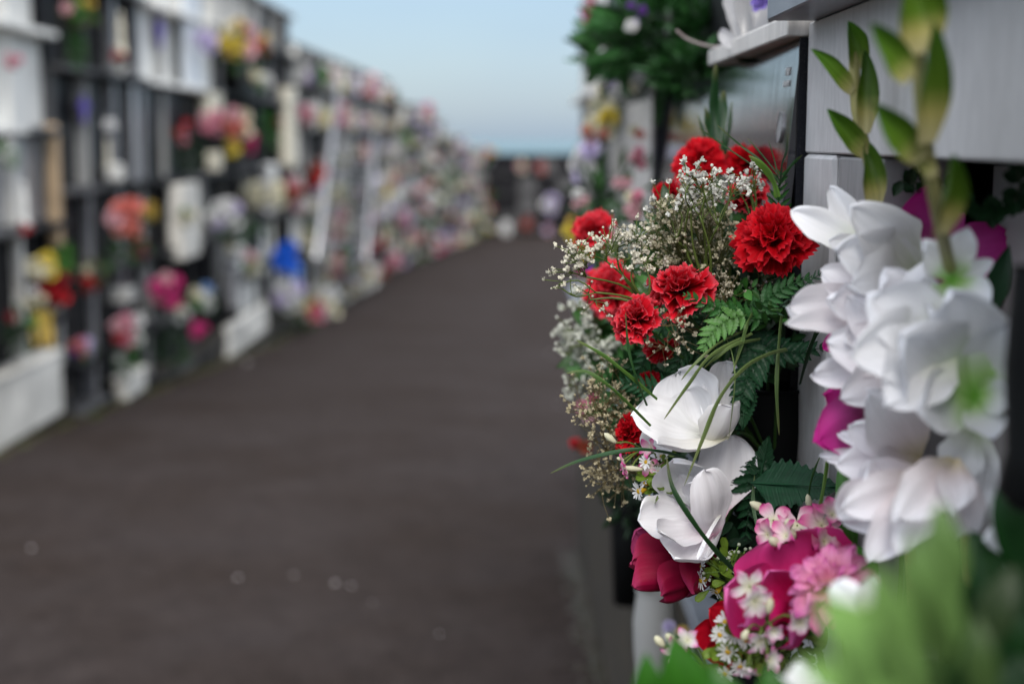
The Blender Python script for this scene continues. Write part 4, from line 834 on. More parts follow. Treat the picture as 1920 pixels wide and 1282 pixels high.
# ------------------------------------------------------------------ near bright green plant
def big_leaves(label, items, col, seed, name='leafy_plant', near=1.0):
    o = empty(name, P(*items[0][0]), label, 'plant')
    for i, (b, t, hw, k) in enumerate(items):
        b = (b[0], b[1], b[2] * near); t = (t[0], t[1], t[2] * near)
        PP(o, 'leaf', b, t, hw, (-.35, -.6, .7), shape_point(.45, .25, .9), mat=leafM, cols=((0, tuple(x * k * .8 for x in col)), (1, tuple(x * k for x in col))), bow=-.06, cup=-.15, curl=.12, ruf=.05, seed=seed + i, nu=9, nv=12)
    return o
big_leaves('bright green leafy plant very close in the lower right corner', [
    ((1700, 1330, .50), (1560, 1120, .48), 80, 1.0), ((1720, 1300, .52), (1640, 1070, .50), 56, .75), ((1720, 1380, .48), (1520, 1240, .46), 70, 1.0),
    ((1780, 1250, .53), (1710, 1000, .52), 46, .6), ((1840, 1220, .62), (1900, 1060, .62), 40, .12), ((1650, 1420, .47), (1480, 1330, .45), 70, .9),
    ((1730, 1380, .47), (1620, 1180, .45), 70, 1.05), ((1850, 1330, .56), (1830, 1160, .56), 34, .25), ((1700, 1250, .50), (1600, 1170, .48), 60, 1.1), ((1790, 1120, .62), (1760, 940, .62), 40, .5),
    ((1730, 1450, .46), (1600, 1290, .44), 80, 1.0), ((1810, 1190, .55), (1690, 1060, .54), 46, .7), ((1690, 1290, .45), (1640, 1130, .43), 22, .5), ((1760, 1240, .46), (1735, 1080, .44), 22, .3), ((1640, 1360, .42), (1570, 1220, .41), 22, .4), ((1780, 1360, .44), (1720, 1230, .43), 26, .25)], (.22, .41, .11), 500, near=.88)
big_leaves('dark green leaves in the right corner behind the bright plant', [
    ((1900, 1400, .70), (1880, 1120, .68), 90, 1.0), ((1960, 1300, .70), (1850, 1040, .68), 80, .8), ((1880, 1350, .75), (1780, 1080, .72), 80, .9), ((1940, 1100, .75), (1900, 850, .75), 60, 1.3),
    ((1850, 1400, .65), (1860, 1200, .62), 90, .8), ((1930, 1200, .8), (1830, 1000, .8), 60, 1.1), ((1980, 1400, .6), (1900, 1230, .6), 90, .7), ((1820, 1400, .72), (1720, 1250, .7), 90, .8)], (.010, .050, .010), 520)
big_leaves('soft green leaf along the bottom edge under the small buds', [
    ((1330, 1400, .70), (1262, 1205, .68), 66, .8), ((1250, 1400, .72), (1205, 1240, .70), 50, .7), ((1400, 1420, .68), (1330, 1250, .68), 56, .7), ((1480, 1420, .66), (1440, 1250, .66), 50, .6)], (.045, .20, .015), 540)
big_leaves('green gladiolus leaves between the pilaster and the white petals', [
    ((1600, 1050, 1.12), (1575, 850, 1.14), 20, 1.0), ((1640, 1100, 1.05), (1600, 1020, 1.05), 26, 1.2), ((1560, 1100, 1.12), (1600, 960, 1.14), 18, .8)], (.06, .20, .03), 560)
o = empty('white_lily', P(1600, 1120, .8), 'blurred white petals just under the pink blossom', 'flower')
floret(o, (1620, 1150, .78), [(1560, 1085, .80, .36), (1640, 1080, .78, .34), (1590, 1160, .78, .3)], seed=31)
stem_to(o, P(1620, 1150, .78), P(1700, 1400, .8), .003)
o = empty('white_lily', P(1500, 1300, .7), 'blurred white petals cut by the bottom edge', 'flower')
floret(o, (1510, 1360, .70), [(1440, 1275, .70, .40), (1500, 1250, .70, .4), (1560, 1290, .68, .3)], seed=32)
stem_to(o, P(1520, 1360, .7), P(1600, 1600, .8), .003)
o = empty('white_lily', P(1900, 1250, .75), 'blurred white petals near the right edge between dark leaves', 'flower')
floret(o, (1940, 1180, .72), [(1885, 1110, .72, .34), (1880, 1190, .70, .36)], seed=33)
stem_to(o, P(1940, 1180, .72), P(1950, 1400, .75), .003)

# ------------------------------------------------------------------ generic bouquets (out of focus)
def pompon_mesh(col, seed, n=26, mat=farM):
    rs = np.random.default_rng(seed); m = MB()
    for k in range(n):
        z = 1 - 1.5 * (k + .5) / n; a = k * 2.39996; q = math.sqrt(max(0, 1 - z * z)); d = np.array((q * math.cos(a), q * math.sin(a), z)) + rs.normal(0, .12, 3); d /= np.linalg.norm(d)
        v, f, uv, c = patch(d * .15, d * rs.uniform(.8, 1.1), .38, (0, 0, 1) + rs.normal(0, .3, 3), shape_round(.6, .3), bow=.05, cup=.3, curl=.1, nu=3, nv=4, seed=seed + k,
                            cols=((0, tuple(np.array(col) * .75)), (1, tuple(np.minimum(.88, np.array(col) * rs.uniform(.95, 1.15)))))); m.add(v, f, uv, c)
    return m.mesh('bloom', mat)
PAL = dict(white=(.78, .78, .78), cream=(.78, .74, .56), pink=(.72, .26, .36), salmon=(.75, .22, .18), red=(.50, .01, .02), magenta=(.62, .04, .22), yellow=(.78, .62, .08), orange=(.72, .26, .14), purple=(.20, .06, .40),
           blue=(.015, .16, .80), skyblue=(.25, .42, .75), lilac=(.62, .55, .80), rosy=(.78, .45, .50), rust=(.40, .07, .03), gold=(.60, .42, .08), green=(.05, .20, .03), darkred=(.22, .005, .01))
_pom = {k: [pompon_mesh(c, 900 + i * 3 + j) for j in range(2)] for i, (k, c) in enumerate(PAL.items())}
def foliage_mesh(seed, n, col):
    rs = np.random.default_rng(seed); m = MB()
    for k in range(n):
        d = rs.normal(0, 1, 3); d /= np.linalg.norm(d); p = d * rs.uniform(.2, .75); e = d + np.array((0, 0, .3)) + rs.normal(0, .3, 3); e /= np.linalg.norm(e)
        leafy(m, p, p + e * rs.uniform(.3, .6), rs.uniform(.06, .12), rs.normal(0, 1, 3), tuple(np.array(col) * rs.uniform(.5, 1.5)), k, nv=4, nu=3)
    return m.mesh('foliage', leafM)
_fol = {'dark': [foliage_mesh(50 + i, 70, (.018, .055, .018)) for i in range(3)], 'mid': [foliage_mesh(60 + i, 70, (.04, .12, .03)) for i in range(3)], 'dense': [foliage_mesh(80 + i, 230, (.028, .100, .026)) for i in range(2)], 'bright': [foliage_mesh(70, 70, (.08, .28, .03))], 'olive': [foliage_mesh(75, 70, (.12, .13, .05))]}
def bouquet(label, c, rx, rz, cols, seed, n=6, bs=.42, fol='dark', fs=1.0, group=None, toward=(.5, -.7, .3), name='bouquet', fdz=-.35):
    """c: centre; rx: half width, rz: half height in metres"""
    rs = np.random.default_rng(seed); o = empty(name, Vector(c) - Vector((0, 0, rz)), label, 'bouquet', group); r = (rx + rz) / 2
    tw = Vector(toward).normalized(); sdv = Vector((0, 0, 1)).cross(tw).normalized()
    if fol:
        me = _fol[fol][rs.integers(len(_fol[fol]))]
        M = Matrix.Translation((0, 0, rz + fdz * rz)) @ Matrix.Rotation(rs.uniform(0, 6), 4, 'Z') @ Matrix.Diagonal((rx * 1.05 * fs, rx * 1.05 * fs, rz * 1.15 * fs, 1)); mob('foliage', me, o, M)
    for k in range(n):
        a = 6.283 * (k + rs.uniform(-.2, .2)) / max(n, 1); q = 0 if (n == 1) else (.62 if k > 0 or n < 4 else 0); col = cols[k % len(cols)]
        off = sdv * (rx * q * math.cos(a)) + Vector((0, 0, 1)) * (rz * q * math.sin(a)) + tw * (r * .35); s = r * bs * rs.uniform(.85, 1.15)
        if n == 1: s = r
        me = _pom[col][rs.integers(2)]; Fm = frame(tw + Vector(rs.normal(0, .2, 3)), rs.uniform(0, 6)).to_4x4()
        mob('bloom', me, o, Matrix.Translation(Vector((0, 0, rz)) + off) @ Fm @ Matrix.Diagonal((s, s, s, 1)))
    return o
# right wall, beyond the near bouquet
def RB(label, px, py, Y, rx, ry, cols, seed, **k): return bouquet(label, P(px, py, Y), rx * Y / F, ry * Y / F, cols, seed, toward=(-.6, -.7, .2), **k)
RB('huge dark green bouquet with violet and white blooms at the top of the picture', 1250, 55, 2.9, 105, 95, ['green', 'green', 'green'], 1, n=3, bs=.16, fs=1.25, name='green_bouquet', fdz=-.1, fol='dense')
RB('dark leafy bunch reaching left at the top, with cream and pink flowers', 1150, 85, 3.2, 60, 62, ['cream', 'rosy', 'green', 'green', 'cream'], 2, n=5, bs=.24, fs=1.25, name='green_bouquet', fol='dense', fdz=-.1)
RB('violet flowers set in the huge dark green bouquet', 1198, 28, 2.75, 24, 30, ['purple', 'purple', 'lilac'], 3, n=3, bs=.36, fs=.9)
RB('small white flower low in the huge dark bouquet', 1186, 50, 2.7, 13, 13, ['white'], 4, n=1, fol=None)
RB('dull pink flowers at the upper left of the huge dark bouquet', 1110, 18, 3.3, 20, 30, ['magenta', 'rosy', 'pink'], 5, n=4, bs=.4, fs=.8)
RB('dark green leaves hanging by the ledge end', 1300, 130, 2.5, 70, 40, ['green'], 6, n=0, fs=1.3, name='green_bouquet', fol='dense', fdz=0)
RB('white chrysanthemums between the dark bouquet and the pale slab', 1215, 158, 3.0, 34, 22, ['white', 'white', 'white', 'cream'], 7, n=5, bs=.5, fs=.7)
RB('cream and white bunch under the dark bouquet, left', 1140, 190, 3.8, 34, 34, ['cream', 'white', 'cream', 'white'], 8, n=7, bs=.42, fs=.9, fol='mid')
RB('pale lilac white bunch left of the white chrysanthemums', 1160, 150, 3.5, 26, 26, ['lilac', 'white', 'rosy'], 9, n=5, bs=.4, fs=.9)
RB('yellow lilies over orange ones at the left edge of the right wall', 1140, 235, 3.6, 40, 15, ['cream', 'yellow', 'cream', 'cream'], 10, n=5, bs=.75, fs=.8, fol='mid')
RB('orange red flowers under the yellow lilies', 1120, 254, 3.5, 36, 14, ['salmon', 'orange', 'rosy'], 11, n=3, bs=.5, fs=.8, fol='mid')
RB('small peach flower right of the orange ones', 1196, 250, 3.2, 12, 16, ['salmon', 'cream'], 12, n=2, bs=.7, fol=None)
RB('pale white ribbon flowers below the orange flowers', 1110, 310, 3.8, 36, 42, ['white', 'lilac', 'white'], 13, n=6, bs=.5, fs=.7, fol='mid')
RB('pink flowers beside the edge of the pale slab', 1203, 298, 3.0, 24, 20, ['pink', 'pink', 'rosy'], 14, n=4, bs=.5, fs=.9, fol='mid')
RB('pale pink rose under the pink flowers', 1170, 346, 2.8, 16, 13, ['rosy'], 15, n=2, bs=.8, fol=None)
RB('peach and pink roses left of the small red carnation', 1195, 385, 2.5, 24, 30, ['rosy', 'pink', 'cream', 'rosy'], 16, n=5, bs=.45, fs=.8, fol='mid')
RB('mass of green leaves above the outermost carnation', 1150, 350, 3.0, 62, 70, ['green'], 17, n=0, fs=1.15, fol='mid', name='green_bouquet')
RB('dark green leaves under the pale ribbon flowers', 1110, 350, 3.3, 40, 40, ['green'], 18, n=0, fs=1.1, name='green_bouquet')
RB('grey pink flowers above the yellow ones near the outermost carnation', 1090, 375, 3.0, 20, 16, ['rosy', 'white'], 19, n=3, bs=.55, fol='mid', fs=.7)
RB('yellow flowers behind the outermost carnation', 1077, 430, 3.2, 18, 26, ['yellow', 'gold', 'yellow'], 20, n=4, bs=.5, fol='mid', fs=.8)
RB('green leaves with cream flowers behind the left gypsophila', 1150, 470, 2.6, 70, 50, ['cream', 'rosy', 'white', 'green'], 21, n=5, bs=.3, fol='mid', fs=1.1)
RB('violet and yellow flowers behind the left gypsophila', 1100, 500, 2.5, 26, 20, ['purple', 'gold', 'magenta'], 22, n=3, bs=.45, fol='mid', fs=.8)
RB('white ribbon flowers behind the blurred gypsophila', 1130, 660, 2.3, 26, 40, ['white', 'lilac', 'white'], 23, n=4, bs=.5, fol='mid', fs=.9)
RB('green leaves low on the left behind the dried gypsophila', 1160, 700, 2.4, 50, 60, ['green'], 24, n=0, fol='mid', fs=1.2, name='green_bouquet')
RB('dusty pink flowers blurred behind the dried gypsophila', 1118, 765, 2.2, 36, 24, ['rosy', 'magenta', 'pink'], 25, n=4, bs=.5, fol='dark', fs=.9)
RB('dull red flower lower left behind the dried gypsophila', 1092, 832, 2.3, 22, 16, ['rust', 'red'], 26, n=2, bs=.7, fol='dark', fs=.8)
RB('green leaves between the gypsophila and the white rose', 1170, 930, 2.0, 46, 50, ['green'], 27, n=0, fol='dark', fs=1.0, name='green_bouquet')
RB('yellow and white flowers seen low between the crimson rose and the buds', 1272, 1185, 2.0, 30, 24, ['gold', 'lilac', 'white'], 28, n=3, bs=.5, fol=None)
RB('dark leaves above the ledge near the cornice', 1330, 60, 2.6, 60, 50, ['green'], 29, n=0, fs=1.3, name='green_bouquet', fol='dense', fdz=0)
# plastic wrapped bunch on the ledge
o = empty('wrapped_bunch', P(1400, 70, 1.75), 'bunch in crumpled clear wrapping with a violet flower, on the white ledge', 'bouquet')
for i, (b, t, hw, cc) in enumerate([((1390, 92, 1.76), (1372, -40, 1.78), 22, .72), ((1400, 90, 1.74), (1400, -60, 1.74), 26, .6), ((1420, 80, 1.70), (1430, -40, 1.72), 20, .66), ((1385, 95, 1.72), (1350, 60, 1.74), 14, .8)]):
    PP(o, 'wrapping', b, t, hw, (-.4, -.8, .1), shape_round(.6, .4), mat=plasticM, cols=((0, (cc, cc, cc)), (1, (cc, cc, cc * 1.05))), cup=.4, ruf=.3, rk=7, seed=600 + i, nu=11, nv=12)
for i, (x, y) in enumerate([(1440, -5), (1462, 10), (1425, 5)]):
    bloom_pts(o, P(x, y, 1.68), 20 * 1.7 / F, (-.4, -.8, .3), 6, ((0, (.25, .18, .5)), (1, (.20, .14, .55))), ((10, 1.), (50, .7)), .4, 620 + i)
o = empty('cable', P(1380, 88, 1.9), 'thin pale cable curling off the ledge end', 'cable'); v, f = tube(bez([P(1268, 57, 1.9), P(1290, 74, 1.9), P(1330, 87, 1.88), P(1375, 88, 1.85)], 14), .0016, 6); MB().add(v, f, None, (.5, .42, .42)).build('strand', petalM, o)
# vine in the near niche
o = empty('ivy_vine', P(1850, 370, 1.1), 'dark little ivy hanging in the near niche', 'ivy'); lf = MB(); rs = np.random.default_rng(9); st = MB()
path = bez([P(1690, 340, 1.09), P(1780, 355, 1.05), P(1850, 395, 1.0), P(1905, 375, .95), P(1910, 300, .92)], 16); v, f = tube(path, .0008, 4); st.add(v, f, None, (.05, .06, .03)); st.build('stem', leafM, o)
for p in path:
    for k in range(3):
        d = Vector(rs.normal(0, 1, 3)); d.y = -abs(d.y) * .3; d.normalize(); leafy(lf, Vector(p), Vector(p) + d * .013, .0045, (-.3, -.9, .2), (.012, .05, .015), k, nv=5)
lf.build('foliage', leafM, o, kind='stuff')
# small dark lamp case and black vase by the right edge
cp = P(1972, 640, .70)
vase('black_vase', 'tall black vase cut by the right edge of the picture', Vector((cp.x + .004, .72, zr(-.19))), [(.012, 0), (.020, .01), (.016, .03), (.019, .075), (.017, .125)], black_plastic)
# lower vases standing on the lower ledge
for lb, x, y, Y, mt, pr, sx in [
    ('white ceramic vase low behind the crimson rose', 1228, 1300, 2.15, stone_grey, [(.02, -.10), (.026, 0), (.034, .07), (.036, .12), (.030, .17)], 1),
    ('black square vase beyond the crimson rose', 1178, 1000, 2.9, black_plastic, [(.03, -.15), (.036, 0), (.042, .09)], 1),
    ('grey stone vase beside the white ceramic vase', 1330, 1300, 2.3, jamb_grey, [(.03, -.10), (.036, 0), (.036, .12), (.03, .18)], 1)]:
    vase('low_vase', lb, P(x, y, Y), pr, mt, sx=sx, group='vases on the lower ledge')

# ------------------------------------------------------------------ left niche walls
def pix(X, Y, z):
    d = Vector((X, Y, z - EYE)); cz_ = d.dot(_fw); return 960 + F * d.x / cz_, 641 - F * d.dot(_up) / cz_
OVER = [(-60, 120, -60, 250, white_marble2), (-60, 95, 290, 450, alu), (120, 200, -60, 128, dark_stone), (200, 245, -40, 140, dark_stone), (245, 372, -60, 172, white_marble2), (95, 400, 130, 380, black_far),
        (400, 560, -60, 150, stone_grey), (372, 560, 150, 420, black_far), (0, 420, 380, 720, dark_stone), (560, 640, 130, 300, grey_granite)]
def cell_mat(px, py, rs):
    for a, b, c, d, m in OVER:
        if a <= px < b and c <= py < d: return m
    return [white_marble2, stone_grey, black_far, white_marble2, dark_stone, cream_stone, black_far, dark_stone, white_marble2][rs.integers(9)]
CELLS = []
def niche_wall(label, Y0, Y1, top, rows, cw, seed, cap=True):
    rs = np.random.default_rng(seed); x0 = wall_x(Y0 + .01); x1 = wall_x(Y1 - .01); L_ = math.hypot(x1 - x0, Y1 - Y0); ang = math.atan2(x1 - x0, Y1 - Y0)
    zb = ground_z(Y1) - .3; o = empty('niche_wall', (x0, Y0, 0), label, 'niche wall', 'niche walls on the left of the path', -ang)
    def part(name, mat, a, b, y0, y1, z0, z1, bev=0):
        m = MB(); m.box(a, b, y0, y1, z0, z1, bev=bev); q = bpy.data.objects.new(name, m.mesh(name, mat, False)); link(q, o); return q
    part('masonry', dark_stone, -2.4, -.16, 0, L_, zb, zr(top) - .06)
    part('coping', stone_grey, -2.45, .04, -.02, L_ + .02, zr(top) - .06, zr(top), .01)
    part('plinth', base_dark, -.155, .07, 0, L_, zb, ground_z((Y0 + Y1) / 2) + .12 if L_ < 8 else ground_z(Y0) - .1)
    lev = [top - .062] + [r for r in rows if r < top - .3]
    n = max(1, round(L_ / cw)); w_ = L_ / n
    for i in range(n):
        yc = (i + .5) * w_; Yw = Y0 + yc * math.cos(ang); Xw = x0 + yc * math.sin(ang); gz = ground_z(Yw)
        for j, z1 in enumerate(lev):
            z0 = lev[j + 1] if j + 1 < len(lev) else z1 - .75
            if zr(z1) < gz + .25: break
            lo = max(zr(z0), gz + .02); px, py = pix(Xw + .05, Yw, (lo + zr(z1)) / 2); mat = cell_mat(px, py, rs); d = rs.uniform(-.10, -.02)
            part('slab', mat, -.15, d, yc - w_ / 2 + .075, yc + w_ / 2 - .005, lo + .052, zr(z1) - .004, .006)
            pm = [white_marble2, grey_granite, stone_grey, black_far, alu, stone_grey][rs.integers(6)] if px > 560 else (alu if 200 < px < 300 else white_marble2 if px < 100 or py < 40 else [black_far, black_far, grey_granite, stone_grey][rs.integers(4)] if px < 560 else stone_grey)
            part('pilaster', pm, -.152, (.03 if px > 560 else .0) + rs.uniform(0, .03), yc - w_ / 2 + .003, yc - w_ / 2 + (.105 if px > 560 and False else .072), lo + .052, zr(z1) - .004, .005)
            if rs.random() < .5 and px > 560: part('frame', [alu, white_marble2][rs.integers(2)], d + .003, d + .02, yc - w_ * .3, yc + w_ * .1, lo + .2, zr(z1) - .15, .004)
            part('shelf', [black_far, grey_granite, stone_grey, dark_stone][rs.integers(4)] if px > 560 else (white_marble2 if (px < 60 and py < 260) or (245 < px < 372 and py < 172) else black_far if rs.random() < .6 else grey_granite), -.153, .09 + rs.uniform(0, .05), yc - w_ / 2 + .002, yc + w_ / 2 - .002, lo, lo + .048, .006)
            CELLS.append((Xw, Yw, lo + .05, zr(z1) - lo, px, py, i, j, label, ang))
    return o
niche_wall('nearest niche wall on the left, pale marble upper cells over grey lower ones', 7.4, 10.9, 1.95, (1.45, .75, .04, -.65, -1.35, -2.0), .85, 1)
niche_wall('dark granite niche wall with a white marble top row, left of centre', 10.9, 23.2, 1.95, (1.25, .52, -.42, -1.12, -1.78, -2.4), .88, 2)
niche_wall('niche wall behind the stepladder, crowded with flowers', 23.2, 38.5, 1.55, (.85, .15, -.55, -1.25, -1.95, -2.6), .85, 3)
niche_wall('lower niche wall just beyond the stepladder', 38.5, 44.5, 1.05, (.4, -.3, -1.0, -1.7, -2.4, -3.1), .85, 4)
niche_wall('niche wall stepping down towards the sea', 44.5, 50, .62, (-.1, -.8, -1.5, -2.2, -2.9, -3.5), .85, 5)
niche_wall('short niche wall near the end of the path', 50, 55, .15, (-.5, -1.2, -1.9, -2.6, -3.3), .85, 6)
niche_wall('last and lowest niche wall on the left', 55, 60, -.35, (-1.1, -1.8, -2.5, -3.2), .85, 7)
# end wall
ew = empty('niche_wall', (-1.5, 62, 0), 'dark grey niche wall closing the far end of the path', 'niche wall')
MB().box(-1.5, 16, 62.2, 64, -3.2, zr(-.72)).build('masonry', dark_stone, ew, False)
MB().box(-1.6, 16.1, 62.0, 64.1, zr(-.715), zr(-.62), bev=.01).build('coping', dark_stone, ew, False)
rs = np.random.default_rng(77)
for i in range(20):
    for j in range(4):
        z1 = -.74 - j * .8
        MB().box(-1.4 + i * .85, -1.4 + i * .85 + .76, 62.12, 62.19, zr(z1 - .72), zr(z1), bev=.006).build('slab', [black_far, grey_granite, dark_stone, black_far][rs.integers(4)], ew, False)
for j in range(4): MB().box(-1.5, 16, 61.95, 62.11, zr(-1.54 - j * .8), zr(-1.49 - j * .8), bev=.006).build('shelf', grey_granite, ew, False)

# bouquets of the left wall that the photograph shows one by one: px, py, rx, ry, colours, label, foliage
def LB(px, py, rx, ry, cols, label, n=5, bs=.42, fol='dark', fs=.95, X=-3.28, name='bouquet', seed=[100]):
    p = PX(px, py, X); seed[0] += 1; Y = p.y
    return bouquet(label, p, rx * Y / F, ry * Y / F, cols, seed[0], n=n, bs=bs, fol=fol, fs=fs, toward=(.6, -.75, .25), name=name, group='bouquets along the left niche walls')
for a in [
    (22, 115, 16, 14, ['pink', 'rosy'], 'small pink bunch on the pale marble cell at the left edge', 3, .6, 'mid'),
    (14, 285, 26, 24, ['white', 'white', 'green'], 'white and green bunch under the pale marble at the left edge', 5, .4, 'bright'),
    (45, 428, 14, 11, ['red', 'darkred'], 'small red flowers in the grey cell at the left edge', 3, .6, None),
    (150, 24, 46, 22, ['green', 'gold', 'green', 'rosy', 'green'], 'brown and green bunch at the top left over a dark cell', 6, .34, 'olive'),
    (143, 80, 22, 45, ['green'], 'tall dark green foliage under the brown bunch', 0, .4, 'mid'),
    (220, 103, 13, 10, ['red', 'darkred'], 'red flowers at the foot of the cream statuette', 3, .6, 'dark'),
    (228, 130, 14, 12, ['white', 'cream'], 'small white bunch below the cream statuette', 3, .6, None),
    (390, 78, 20, 22, ['lilac', 'white', 'lilac'], 'round pale blue white bunch next to the yellow bouquet', 4, .75, None),
    (440, 82, 45, 38, ['yellow', 'rosy', 'gold', 'cream', 'yellow', 'gold'], 'large yellow and pink bouquet in a dark pot near the top', 8, .36, 'mid'),
    (490, 85, 20, 20, ['rust', 'gold', 'salmon'], 'dusty red bunch right of the large yellow bouquet', 4, .45, 'mid'),
    (483, 147, 22, 20, ['white', 'cream'], 'white rose with green leaves under the large yellow bouquet', 2, .75, 'bright'),
    (203, 235, 12, 13, ['white'], 'small pale flower in the dark glazed cell', 1, .6, None),
    (342, 250, 22, 26, ['pink', 'red', 'rust'], 'dark bunch with pinkish red roses left of the salmon bouquet', 4, .34, 'dark'),
    (352, 285, 40, 32, ['green'], 'dark green leaves under the pinkish red roses', 0, .4, 'dark'),
    (395, 232, 28, 24, ['pink', 'pink', 'rosy'], 'pink flowers left part of the salmon group on the third shelf', 5, .45, 'dark'),
    (442, 236, 32, 30, ['salmon', 'cream', 'rosy', 'salmon'], 'salmon and cream bouquet in the middle of the dark cells', 6, .45, 'mid'),
    (468, 270, 20, 18, ['magenta', 'magenta', 'darkred'], 'magenta flowers right below the salmon bouquet', 4, .5, 'dark'),
    (434, 280, 14, 16, ['yellow', 'gold'], 'yellow flowers under the salmon bouquet', 3, .6, 'mid'),
    (503, 240, 28, 32, ['darkred', 'green', 'green'], 'dark leafy bunch with a dull red flower beside the cream column', 3, .3, 'mid'),
    (235, 412, 42, 34, ['salmon', 'salmon', 'salmon', 'rosy'], 'big salmon pink bouquet above the dark green leaves', 6, .55, 'dark'),
    (238, 458, 44, 34, ['green'], 'dark green leaves under the big salmon bouquet', 0, .4, 'mid'),
    (262, 466, 24, 18, ['magenta', 'rust', 'magenta', 'orange'], 'magenta and orange flowers under the big salmon bouquet', 5, .42, 'mid'),
    (284, 398, 20, 16, ['gold', 'gold'], 'ochre flowers right of the big salmon bouquet', 4, .5, 'olive'),
    (348, 405, 18, 16, ['cream', 'green'], 'pale green sprig on top of the tall white box', 3, .5, 'olive'),
    (418, 406, 44, 30, ['white', 'lilac', 'white', 'white'], 'wide white bunch right of the tall white box', 8, .42, 'mid'),
    (495, 370, 48, 22, ['cream', 'cream', 'white'], 'wide cream bunch above the blue flowers', 7, .6, 'dark'),
    (470, 430, 36, 26, ['green'], 'dark green leaves between the white and the blue flowers', 0, .4, 'mid'),
    (555, 345, 22, 18, ['rosy', 'white', 'rosy'], 'white and pink flowers right above the cream bunch', 4, .5, 'mid'),
    (592, 330, 16, 20, ['red', 'rust'], 'red flowers touching the left rail of the stepladder', 3, .6, 'dark'),
    (548, 362, 18, 16, ['rust', 'red'], 'dull red flowers under the white and pink ones', 3, .6, 'dark'),
    (565, 395, 26, 18, ['rosy', 'white'], 'faded pink flowers above the blue bouquet', 4, .45, 'mid'),
    (82, 502, 36, 18, ['cream', 'yellow', 'cream'], 'bright yellow wrapped bunch over red roses at the left', 5, .62, None),
    (98, 545, 40, 32, ['red', 'darkred', 'red'], 'bunch of deep red roses under the yellow bunch', 6, .5, 'dark'),
    (118, 475, 24, 32, ['green'], 'vivid green leaves right of the yellow bunch', 0, .4, 'bright'),
    (178, 500, 36, 28, ['green', 'cream'], 'olive green leafy bunch right of the vivid green leaves', 2, .25, 'olive'),
    (165, 535, 18, 14, ['darkred', 'red'], 'dark red flowers under the olive bunch', 3, .6, 'dark'),
    (62, 560, 22, 22, ['cream', 'white'], 'cream flowers left of the deep red roses', 3, .45, 'olive'),
    (35, 610, 34, 50, ['green', 'darkred'], 'dark leaves standing in the white planter', 2, .25, 'dark'),
    (152, 653, 32, 18, ['orange', 'lilac', 'pink', 'salmon', 'purple'], 'small mixed pink and orange bunch low on the left', 7, .42, 'mid'),
    (236, 620, 38, 34, ['pink', 'white', 'pink', 'rosy', 'red'], 'pink and white bouquet above a white pot', 7, .42, 'mid'),
    (238, 672, 30, 26, ['green', 'white'], 'green leaves below the pink and white bouquet', 2, .25, 'mid'),
    (308, 548, 38, 36, ['magenta', 'magenta', 'rosy', 'magenta', 'pink'], 'magenta bouquet right of the pink and white one', 7, .44, 'dark'),
    (378, 558, 30, 28, ['white', 'skyblue', 'cream', 'green'], 'white and pale green bunch beside the magenta bouquet', 5, .42, 'mid'),
    (371, 618, 16, 16, ['magenta', 'magenta'], 'single magenta rose hanging low', 3, .62, None),
    (338, 590, 18, 18, ['white', 'cream'], 'little white flowers under the magenta bouquet', 3, .5, 'mid'),
    (322, 640, 40, 44, ['green'], 'very dark leaves under the magenta bouquet', 0, .4, 'dark'),
    (437, 475, 20, 16, ['white', 'cream'], 'small white flowers left of the grey bunch', 3, .6, None),
    (475, 495, 32, 26, ['cream', 'white', 'rosy', 'green'], 'greyish bunch left of the blue bouquet', 6, .35, 'mid'),
    (533, 484, 34, 28, ['blue', 'blue', 'blue'], 'vivid blue bouquet low on the dark wall', 6, .5, None),
    (548, 515, 24, 20, ['skyblue', 'skyblue', 'white'], 'light blue flowers under the vivid blue bouquet', 5, .5, None),
    (538, 556, 38, 30, ['white', 'lilac', 'white'], 'big white bunch below the light blue flowers', 7, .48, 'mid'),
    (604, 570, 40, 30, ['cream', 'white', 'white'], 'big cream wreath at the foot of the wall', 7, .5, None),
    (566, 575, 14, 12, ['yellow'], 'yellow flower between the white bunch and the cream wreath', 2, .7, None),
    (592, 598, 22, 26, ['pink', 'magenta', 'salmon'], 'raspberry pink flowers at the foot of the wall', 5, .48, None),
    (552, 610, 42, 24, ['green'], 'dark leaves under the big white bunch', 0, .4, 'dark'),
    (715, 358, 16, 15, ['yellow', 'yellow'], 'bright yellow flowers right of the stepladder', 3, .7, None),
    (645, 400, 26, 20, ['pink', 'cream', 'rosy'], 'pink flowers seen between the stepladder rails', 5, .45, 'mid'),
    (725, 450, 20, 20, ['magenta', 'lilac', 'pink'], 'mauve flowers low right of the stepladder', 4, .5, 'mid'),
    (748, 466, 14, 14, ['gold', 'yellow'], 'yellow flowers at the wall foot beyond the stepladder', 3, .6, 'mid'),
    (625, 500, 26, 24, ['rosy', 'pink', 'cream'], 'faded pink bunch at the foot of the stepladder', 5, .42, 'mid'),
    (665, 500, 22, 24, ['cream', 'white', 'green'], 'cream bunch at the foot of the stepladder', 5, .42, 'mid'),
    (795, 215, 26, 18, ['magenta', 'pink', 'purple'], 'magenta bunch high on the wall beyond the stepladder', 5, .48, 'mid'),
    (850, 347, 18, 18, ['lilac', 'white'], 'round white bunch on the far part of the wall', 4, .7, None),
    (775, 290, 20, 18, ['pink', 'lilac'], 'pale mauve bunch on the wall beyond the stepladder', 4, .5, 'mid'),
    (912, 294, 17, 16, ['gold', 'orange'], 'yellow orange bunch on the top of the last wall', 3, .7, None),
]: LB(*a)
